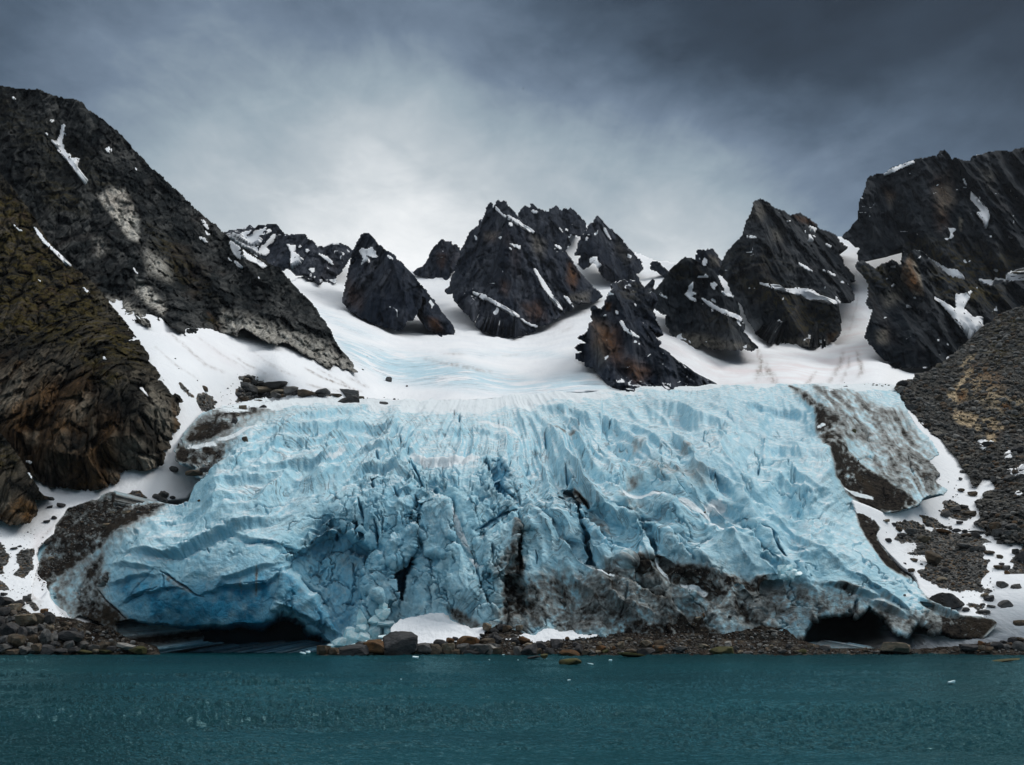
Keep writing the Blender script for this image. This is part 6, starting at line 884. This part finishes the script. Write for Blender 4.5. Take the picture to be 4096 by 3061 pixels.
for a in [('R',270,946,85,46,'dark'),('R',1885,338,52,16,'dark'),('R',2052,208,22,12,'brown'),('R',1940,324,24,12,'dark'),('R',1660,62,22,8,'dark'),('C',1315,152,68,44,'grey'),('C',1255,172,64,36,'grey'),('C',1305,198,68,36,'dark'),('C',1385,180,44,22,'dark'),('C',405,256,42,18,'dark'),('C',492,243,62,28,'dark'),('C',378,372,46,18,'dark'),('C',432,342,42,24,'dark'),('C',860,402,64,28,'tan'),('C',1600,206,24,18,'brown'),('C',1065,458,24,16,'brown'),('C',1012,536,20,14,'dark'),('C',405,190,38,24,'dark'),('C',110,590,50,16,'dark'),('C',160,573,34,14,'dark'),('C',380,535,60,50,'grey'),('C',415,668,40,24,'tan'),('C',1040,185,50,34,'tan'),('C',1110,165,44,34,'grey'),('C',1120,300,60,26,'grey'),('C',1020,300,60,26,'tan'),('C',660,250,50,30,'grey'),('C',1040,380,60,24,'grey'),('C',950,262,44,24,'grey'),('C',900,300,40,20,'tan'),('C',30,960,50,26,'dark'),('G',530,414,22,22,'olive'),('G',459,337,34,16,'dark'),('G',270,190,22,10,'dark'),('G',484,190,26,12,'dark'),('G',300,986,30,14,'dark'),('I',1588,760,34,14,'rusty'),('I',1258,648,16,14,'dark'),('I',1320,790,14,10,'tan'),('V',885,225,34,22,'dark'),('B',1435,352,16,8,'dark'),('B',1410,270,16,8,'dark'),('Q',535,68,44,26,'rusty'),('Q',880,46,26,22,'dark'),('Q',486,136,20,16,'tan'),('Q',594,28,24,34,'rusty'),('Q',570,198,16,12,'tan'),('I',1280,1400,34,18,'tan'),('I',1465,1390,20,12,'dark')]: B(*a, group=g_)

# smaller stones: the largest of them on their own, the rest as one mass of rubble
def scatter():
    areas = []                                                       # outline, stones, size range in picture pixels, warm share
    m13 = M13
    areas.append((m13, 4600, 5, 30, .14))
    for i, (zz, p) in enumerate(RUB):
        a = T(zz, p); ar = .5*abs(np.dot(a[:, 0], np.roll(a[:, 1], 1)) - np.dot(a[:, 1], np.roll(a[:, 0], 1))); areas.append((a, int(ar/42), 5, 20, .14))
    areas.append((T('Z', [(690,1414),(740,1402),(800,1394),(900,1396),(1000,1390),(1050,1370),(1110,1366),(1160,1388),(1250,1376),(1330,1371),(1450,1371),(1560,1372),(1640,1360),(1700,1364),(1730,1390),(1800,1405),(2000,1406),(2150,1390),(2212,1382),(2300,1382),(2300,1412),(690,1414)]), 2600, 4, 17, .13))
    areas.append((T('Z', [(-60,1300),(0,1300),(80,1336),(130,1336),(190,1350),(240,1362),(290,1388),(340,1400),(340,1410),(-60,1410)]), 420, 6, 26, .22))
    areas.append((T('C', [(650,240),(780,200),(870,150),(940,135),(920,250),(1060,250),(1200,230),(1300,210),(1200,330),(1080,410),(900,500),(780,560),(620,560),(520,520),(450,480),(540,270)]), 620, 4, 13, .16)); areas.append((T('C', [(450,480),(620,560),(560,700),(420,800),(330,960),(270,960),(300,700)]), 260, 4, 9, .12))
    areas.append((T('R', [(210,500),(330,430),(560,370),(740,370),(700,450),(540,500),(400,640),(200,720),(100,690)]), 240, 4, 10, .15)); areas.append((T('R', [(20,730),(120,780),(300,760),(430,740),(420,860),(460,960),(300,980),(160,930),(20,880)]), 260, 4, 11, .15))
    areas.append((T('G', [(340,400),(380,480),(440,620),(540,770),(680,825),(830,795),(700,690),(560,570),(430,440)]), 420, 3.5, 8, .2)); areas.append((T('V', [(1500,480),(1800,490),(1900,560),(1760,680),(1500,560)]), 300, 4, 9, .1)); areas.append((T('I', [(820,1440),(1180,1380),(1420,1490),(820,1500)]), 170, 3.5, 8, .4)); areas.append((T('I', [(860,1060),(1250,1100),(1640,1170),(1560,1220),(1100,1190)]), 90, 3.5, 7, .45))
    areas.append((T('F', [(1640,1380),(1700,1350),(1800,1270)]), 10, 4, 8, .1))
    for zz, pts, n in [('R', [(1980,800),(20,60),(40,330)], 8), ('C', [(0,450),(400,420),(440,480),(300,640),(100,560),(0,700)], 40), ('C', [(0,560),(280,600),(260,960),(0,960)], 60), ('U', [(0,560),(700,560),(1100,700),(1600,900),(1500,1400),(1000,1500),(600,1360),(200,900)], 130), ('U', [(650,130),(1000,180),(1150,300),(1100,460),(700,420),(560,500)], 24), ('R', [(360,300),(560,80),(800,150),(500,360),(420,420)], 46), ('R', [(1300,280),(2000,320),(2200,350),(1900,350),(1500,310)], 16), ('V', [(1500,200),(2212,250),(2212,600),(1900,560),(1700,420)], 50), ('L', [(0,0),(320,0),(300,300),(100,420),(0,330)], 30), ('L', [(480,200),(800,320),(960,540),(640,420)], 16), ('F', [(1050,1385),(1150,1375),(1460,1380),(1440,1400),(1200,1400)], 22)]: areas.append((T(zz, pts), n, 3.5, 9, .12))
    tmpl = []; d2, f2 = ico(2)
    for k in range(14):
        q = cut_stone(d2, 900 + k, 0, 9); tmpl.append(q/np.abs(q).max(0))
    cand = []
    for poly, n, s0, s1, wsh in areas:
        lo, hi = poly.min(0), np.minimum(poly.max(0), (4160, 2640)); lo = np.maximum(lo, (-60, 0)); got = 0; tries = 0
        while got < n and tries < 12:
            tries += 1; m = int(n*1.6) + 10; uu, vv = rs.uniform(lo[0], hi[0], m), rs.uniform(lo[1], hi[1], m); ok = inside(uu, vv, poly); uu, vv = uu[ok], vv[ok]
            for a, b_ in zip(uu[:n - got], vv[:n - got]): cand.append((a, b_, s0*(s1/s0)**(rs.rand()**2.6), rs.rand() < wsh))
            got += min(len(uu), n - got)
    pale = [T(zz, q) for zz, q, s_, w_ in M13_PALE if s_ > .75]; ca = np.array([c[:2] for c in cand]); cov = np.zeros(len(cand), bool)
    for q in pale: cov |= inside(ca[:, 0], ca[:, 1], q) & (rs.rand(len(cand)) < .85)
    cand = [c for c, k_ in zip(cand, cov) if not k_]
    cand.sort(key=lambda c: -c[2]); room = max(0, 296 - len(PLACED)); solo, rest = cand[:room], cand[room:]
    for a, b_, w, wm in solo:
        col = ('brown', 'tan', 'rusty')[rs.randint(3)] if wm else ('grey', 'grey', 'dark', 'brown')[rs.randint(4)]
        boulder('P', a, b_, w, w*rs.uniform(.45, .75), col, group="stones of the rubble slopes")
    co, fc, tone, warm = [], [], [], []; base = 0
    for a, b_, w, wm in rest:
        d = depth_at(a, b_)
        if d > 5e3: continue
        yc = -(b_ - H_/2)/FPX; m = d/(FPX*(cP - yc*sP)); r = .5*w*m; h = r*rs.uniform(.45, .8); an = rs.uniform(0, 6.28); c, s = math.cos(an), math.sin(an); ti = rs.uniform(-.5, .5)
        q = tmpl[rs.randint(len(tmpl))]*np.array([r, r*rs.uniform(.6, 1), h]); q = np.stack([q[:, 0], q[:, 1]*math.cos(ti) - q[:, 2]*math.sin(ti), q[:, 1]*math.sin(ti) + q[:, 2]*math.cos(ti)], 1)
        q = np.stack([q[:, 0]*c - q[:, 1]*s, q[:, 0]*s + q[:, 1]*c, q[:, 2]], 1) + unproj(np.array(a), np.array(b_), np.array(d - .25*r)) + (0, 0, h*.2)
        co.append(q); fc.append(f2 + base); base += len(q); tone.append(np.full(len(q), rs.rand())); warm.append(np.full(len(q), float(wm)*rs.uniform(.4, 1)))
    tag(mesh_obj("rubble", np.concatenate(co), None, RUBM, dict(tone=np.concatenate(tone), warm=np.concatenate(warm)), smooth=False, tris=np.concatenate(fc)), "loose grey and brown rubble covering the shore, moraines and right hillside", "rubble", kind='stuff')
ZOOM['P'] = (0, 0, 1.0)
scatter()
def name_boulders():
    lands = [(p[0], p[1], p[7]) for p in PLACED if p[7]]
    extra = [(T('N', [(1500,450)])[0], "the snow bank at the shore"), (T('V', [(150,650)])[0], "the right ice cave"), (T('C', [(1700,1300)])[0], "the left ice cave"), (T('T', [(1150,1090)])[0], "the lower ochre outcrop"), (T('T', [(1140,850)])[0], "the upper ochre outcrop"), (T('C', [(1060,160)])[0], "the upper left rubble patch"), (T('C', [(190,700)])[0], "the dark rubble strip on left snow"), (T('T', [(1390,1320)])[0], "the small snow patch under the outcrop"), (T('I', [(1000,1130)])[0], "the dark dirt band on the ice"), (T('U', [(700,700)])[0], "the top of the middle rubble"), (T('U', [(1000,1350)])[0], "the bottom of the middle rubble"), (T('G', [(640,760)])[0], "the dark moraine right of the ice"), (T('I', [(1200,1450)])[0], "the dirty ice foot in the middle"), (T('T', [(1500,500)])[0], "the dark mossy top of the hillside")]
    lands += [(a[0], a[1], t) for a, t in extra]; buckets = {}
    for p in PLACED:
        u, v, w, h, col, o, label, land, grp = p
        if label: tag(o, label, "boulder", grp); continue
        size = 'tiny' if w < 14 else 'small' if w < 30 else 'large' if w > 62 else ''
        shape = 'slab' if w > 2.1*h else 'upright stone' if h > 1.05*w else 'boulder' if w > 40 else 'stone'
        x, y, t = min(lands, key=lambda q: (q[0] - u)**2 + 1.6*(q[1] - v)**2); dx, dy = u - x, v - y
        rel = ('right of' if dx > 0 else 'left of') if abs(dx) > abs(dy) else ('below' if dy > 0 else 'above')
        buckets.setdefault((size, COLW[col], shape, rel, t), []).append((dx*dx + dy*dy, p))
    words_ = ['nearest', 'second nearest', 'third nearest', 'fourth nearest', 'fifth nearest', 'sixth nearest', 'seventh nearest', 'eighth nearest', 'ninth nearest', 'tenth nearest']
    for (size, c, shape, rel, t), lst in buckets.items():
        lst.sort(key=lambda q: q[0])
        for i, (_, p) in enumerate(lst):
            lab = ' '.join(x for x in ((words_[min(i, 9)] if len(lst) > 1 else ''), size, c, shape, rel, t) if x)
            tag(p[5], lab, "boulder", p[8])
name_boulders()

# ------------------------------------------------------------------ fallen ice, drifting ice, birds
def iceblock_mat():
    m, g, b = new_mat("fresh_ice", .35, .4); co = g.add('ShaderNodeTexCoord').outputs['Object']; n = g.noise(co, 1.4, 4, .6, .3); n2 = g.noise(co, 5, 4, .65)
    c = g.mix(g.rng(n, .35, .65), (.36, .70, .80), (.66, .86, .90)); geo = g.add('ShaderNodeNewGeometry'); z = g.add('ShaderNodeSeparateXYZ'); g.set(z.inputs[0], geo.outputs['Normal'])
    c = g.mix(g.math('MULTIPLY', g.rng(z.outputs[2], .3, .9), .6), c, (.82, .90, .92)); g.set(b.inputs['Base Color'], c); g.set(b.inputs['Normal'], g.bump(g.math('ADD', n, g.math('MULTIPLY', n2, .4)), .5, .15)); return m
FICE = iceblock_mat(); ICEMESH = []
for i in range(9):
    me = bpy.data.meshes.new("ice_block"); p = cut_stone(dirs3, 700 + i, .12, 10); p = p/np.abs(p).max(0); me.from_pydata(p.tolist(), [], faces3.tolist()); me.polygons.foreach_set('use_smooth', np.zeros(len(faces3), bool)); me.materials.append(FICE); me.update(); ICEMESH.append(me)
def ice(zz, cx, cy, w, h, label, cat="ice block", group="ice blocks fallen from the glacier", yd=None, spike=False, name="ice_block", tilt=0):
    (u, v), s = T(zz, [(cx, cy)])[0], ZOOM[zz][2]; w, h = w/s, h/s; d = yd if yd else depth_at(u, min(v + h*.3, 2636)) - 2.0; yc = -(v - H_/2)/FPX; m = d/(FPX*(cP - yc*sP))
    me = ICEMESH[rs.randint(len(ICEMESH))]
    if spike:
        me = me.copy()
        for q in me.vertices:
            f = max(.18, .62 - .5*q.co.z); q.co.x = q.co.x*f*1.15 - .2*q.co.z; q.co.y *= f
    o = bpy.data.objects.new(name, me); S.collection.objects.link(o); o.location = unproj(np.array(u), np.array(v), np.array(d - .1*w*m)); o.scale = (.55*w*m, .5*min(w, h*1.4)*m, .56*h*m); o.rotation_euler = (rs.uniform(-.2, .2), tilt or rs.uniform(-.2, .2), rs.uniform(-.4, .4)); tag(o, label, cat, group); return o
for a in [(678,370,165,240,"tall pointed ice block, the highest of the fallen heap"),(835,368,180,110,"tilted ice slab right of the tall pointed block"),(915,295,165,115,"pale ice slab topmost on the right of the fallen heap"),(700,452,145,108,"rounded cube of ice below the tall pointed block"),(828,492,145,160,"large dirty-veined ice block in the middle of the fallen heap"),(945,402,185,78,"flat broad ice slab beside the snow bank"),(962,485,70,130,"narrow upright ice block against the snow bank"),(565,560,175,225,"big turquoise ice block at the left of the fallen heap"),(692,552,140,125,"crumbled ice block low in the middle of the fallen heap"),(918,206,98,95,"ice lump perched in a cleft above the fallen heap"),(432,628,150,125,"cluster-shaped turquoise ice block on the left toe of the heap"),(345,652,120,55,"low ice lump on the left toe, nearest the cave"),(800,585,150,45,"thin white ice slab just above the rusty boulder"),(592,640,52,42,"small bright white ice chunk on the dark shore boulder"),(912,552,85,52,"small ice lump at the foot of the narrow upright block"),(290,655,60,30,"smallest ice chip at the left tip of the heap"),(760,610,80,40,"ice chip low between the shore boulders"),(505,690,60,50,"ice chunk squeezed behind the long dark boulder"),(640,500,60,80,"slim ice chunk between turquoise block and rounded cube"),(880,455,60,50,"ice chunk wedged under the flat broad slab")]:
    ice('N', *a, spike=a[4].startswith("tall"))
for a in [(1768,1128,50,70,"leftmost ice block of the small heap above the right cave"),(1800,1118,46,46,"upper ice block of the small heap above the right cave"),(1815,1150,56,48,"round ice block in the middle of the small heap above the right cave"),(1780,1160,50,34,"low ice block of the small heap above the right cave"),(1852,1150,62,30,"flat ice block at the right of the small heap above the right cave"),(1832,1128,30,26,"smallest ice block of the small heap above the right cave")]: ice('I', *a, group="small heap of ice above the right cave")
def on_water(zz, x, y): 
    u, v = T(zz, [(x, y)])[0]; return float(6.0/-rays(np.array(u), np.array(v))[2])
for zz, x, y, w, h, lab in [('N',1278,778,62,28,"largest white ice floe below the biggest wedge boulder"),('N',28,728,70,14,"flat white ice floe in front of the left cave, left of two"),('N',88,720,50,22,"flat white ice floe in front of the left cave, right of two"),('N',380,737,60,8,"thin ice sliver at the brown shore tip"),('N',170,692,60,16,"blue ice sliver at the left tip of the shore"),('L',1890,798,58,24,"bright cyan ice chunk by the olive boulder at the left cave"),('O',1275,569,68,10,"thin white ice floe right of the olive rock in the water"),('O',1500,532,36,18,"small white ice floe off the dark gravel bank"),('O',315,469,30,8,"tiny ice sliver at the shore below the grey boulders"),('K',210,278,16,8,"tiny white ice chip alone on open water, left"),('K',1560,286,26,12,"small pale ice chip alone on open water, right of the middle"),('K',920,120,12,6,"tiny ice chip offshore, left of the low reef"),('K',1150,122,10,5,"tiny ice chip beside the low reef"),('Z',2056,1474,16,5,"pale ice floe alone on the right water")]:
    ice(zz, x, y - h*.15, w, h, lab, "ice floe", "ice drifting on the water", on_water(zz, x, y + h*.35), name="ice_floe")
me_b = new_mat("bird_plumage", .7, .2); me_b[2].inputs['Base Color'].default_value = (.02, .02, .022, 1)
def bird(u, v, span, d, label, roll):
    """a gull seen from below: body, head, tail and two bent wings"""
    r = .5; V = []; F = []
    ring = [(-.95, .02), (-.7, .07), (-.3, .13), (.1, .14), (.45, .09), (.6, .085), (.72, .06), (.8, .01)]
    for y, q in ring:
        for k in range(8): V.append((q*math.cos(k*math.pi/4), y, q*.85*math.sin(k*math.pi/4)))
    for i in range(len(ring) - 1):
        for k in range(8): F.append((i*8 + k, i*8 + (k + 1) % 8, i*8 + 8 + (k + 1) % 8, i*8 + 8 + k))
    V += [(-.12, -1.15, 0), (.12, -1.15, 0), (.05, -.8, .03), (-.05, -.8, .03)]; n = len(V); F.append((n - 4, n - 3, n - 2, n - 1))
    def obj_(name, V, F, parent=None):
        me = bpy.data.meshes.new(name); me.from_pydata(V, [], F); me.materials.append(me_b[0]); me.update(); o = bpy.data.objects.new(name, me); S.collection.objects.link(o); o.parent = parent; return o
    body = obj_("bird", V, F)
    for s in (-1, 1):
        st = [(.10, .30, -.22, .03), (.6, .36, -.12, .20), (1.1, .22, -.12, .24), (1.6, -.02, -.18, .16), (1.95, -.25, -.30, .10)]; W = []; Q = []
        for x, f, b_, z in st: W += [(s*x, f, z), (s*x, (f + b_)/2, z + .04), (s*x, b_, z), (s*x, (f + b_)/2, z - .02)]
        for i in range(len(st) - 1):
            for k in range(4): Q.append((i*4 + k, i*4 + (k + 1) % 4, i*4 + 4 + (k + 1) % 4, i*4 + 4 + k))
        obj_("wing", W, Q, body)
    yc = -(v - H_/2)/FPX; m = d/(FPX*(cP - yc*sP)); body.scale = (span*m/3.9,)*3; body.location = unproj(np.array(u), np.array(v), np.array(d)); body.rotation_euler = (.4, roll, 1.9); tag(body, label, "bird", "birds in the sky")
bird(2092.5, 354, 11, 160, "largest dark bird gliding under the dark cloud", 1.2)
for u, v, sp, lab in [(1338, 467, 4.0, "tiny dark bird, upper one of the two left of the bright cloud"), (1324, 485, 4.0, "tiny dark bird, lower one of the two left of the bright cloud"), (1386, 494, 3.2, "tiny bird alone right of the pair, under the bright cloud"), (1283, 504, 3.2, "tiny bird at the top of the small left flock"), (1290, 503, 3.2, "tiny bird at the right of the small left flock"), (1286, 509, 3.2, "tiny bird at the bottom of the small left flock"), (1368, 868, 3.6, "tiny bird low over the left ridge, above the snow saddle")]: bird(u, v, sp, 420, lab, .5)

# ------------------------------------------------------------------ thin damp air that pales the far peaks
def haze():
    m = bpy.data.materials.new("haze_air"); m.use_nodes = True; g = NT(m.node_tree); g.n.clear()
    v_ = g.add('ShaderNodeVolumePrincipled'); v_.inputs['Color'].default_value = (.80, .88, 1.0, 1); v_.inputs['Density'].default_value = .00002; v_.inputs['Anisotropy'].default_value = .2
    o_ = g.add('ShaderNodeOutputMaterial'); g.l.new(v_.outputs[0], o_.inputs['Volume'])
    x0, x1, y0, y1, z0, z1 = -2600, 2600, -700, 2500, -3, 1100
    co = [(x, y, z) for z in (z0, z1) for y in (y0, y1) for x in (x0, x1)]
    q = [(0, 2, 3, 1), (4, 5, 7, 6), (0, 1, 5, 4), (2, 6, 7, 3), (0, 4, 6, 2), (1, 3, 7, 5)]
    tag(mesh_obj("haze", co, q, m, smooth=False), "thin pale damp air over the whole bay", "haze", kind='stuff')
haze()
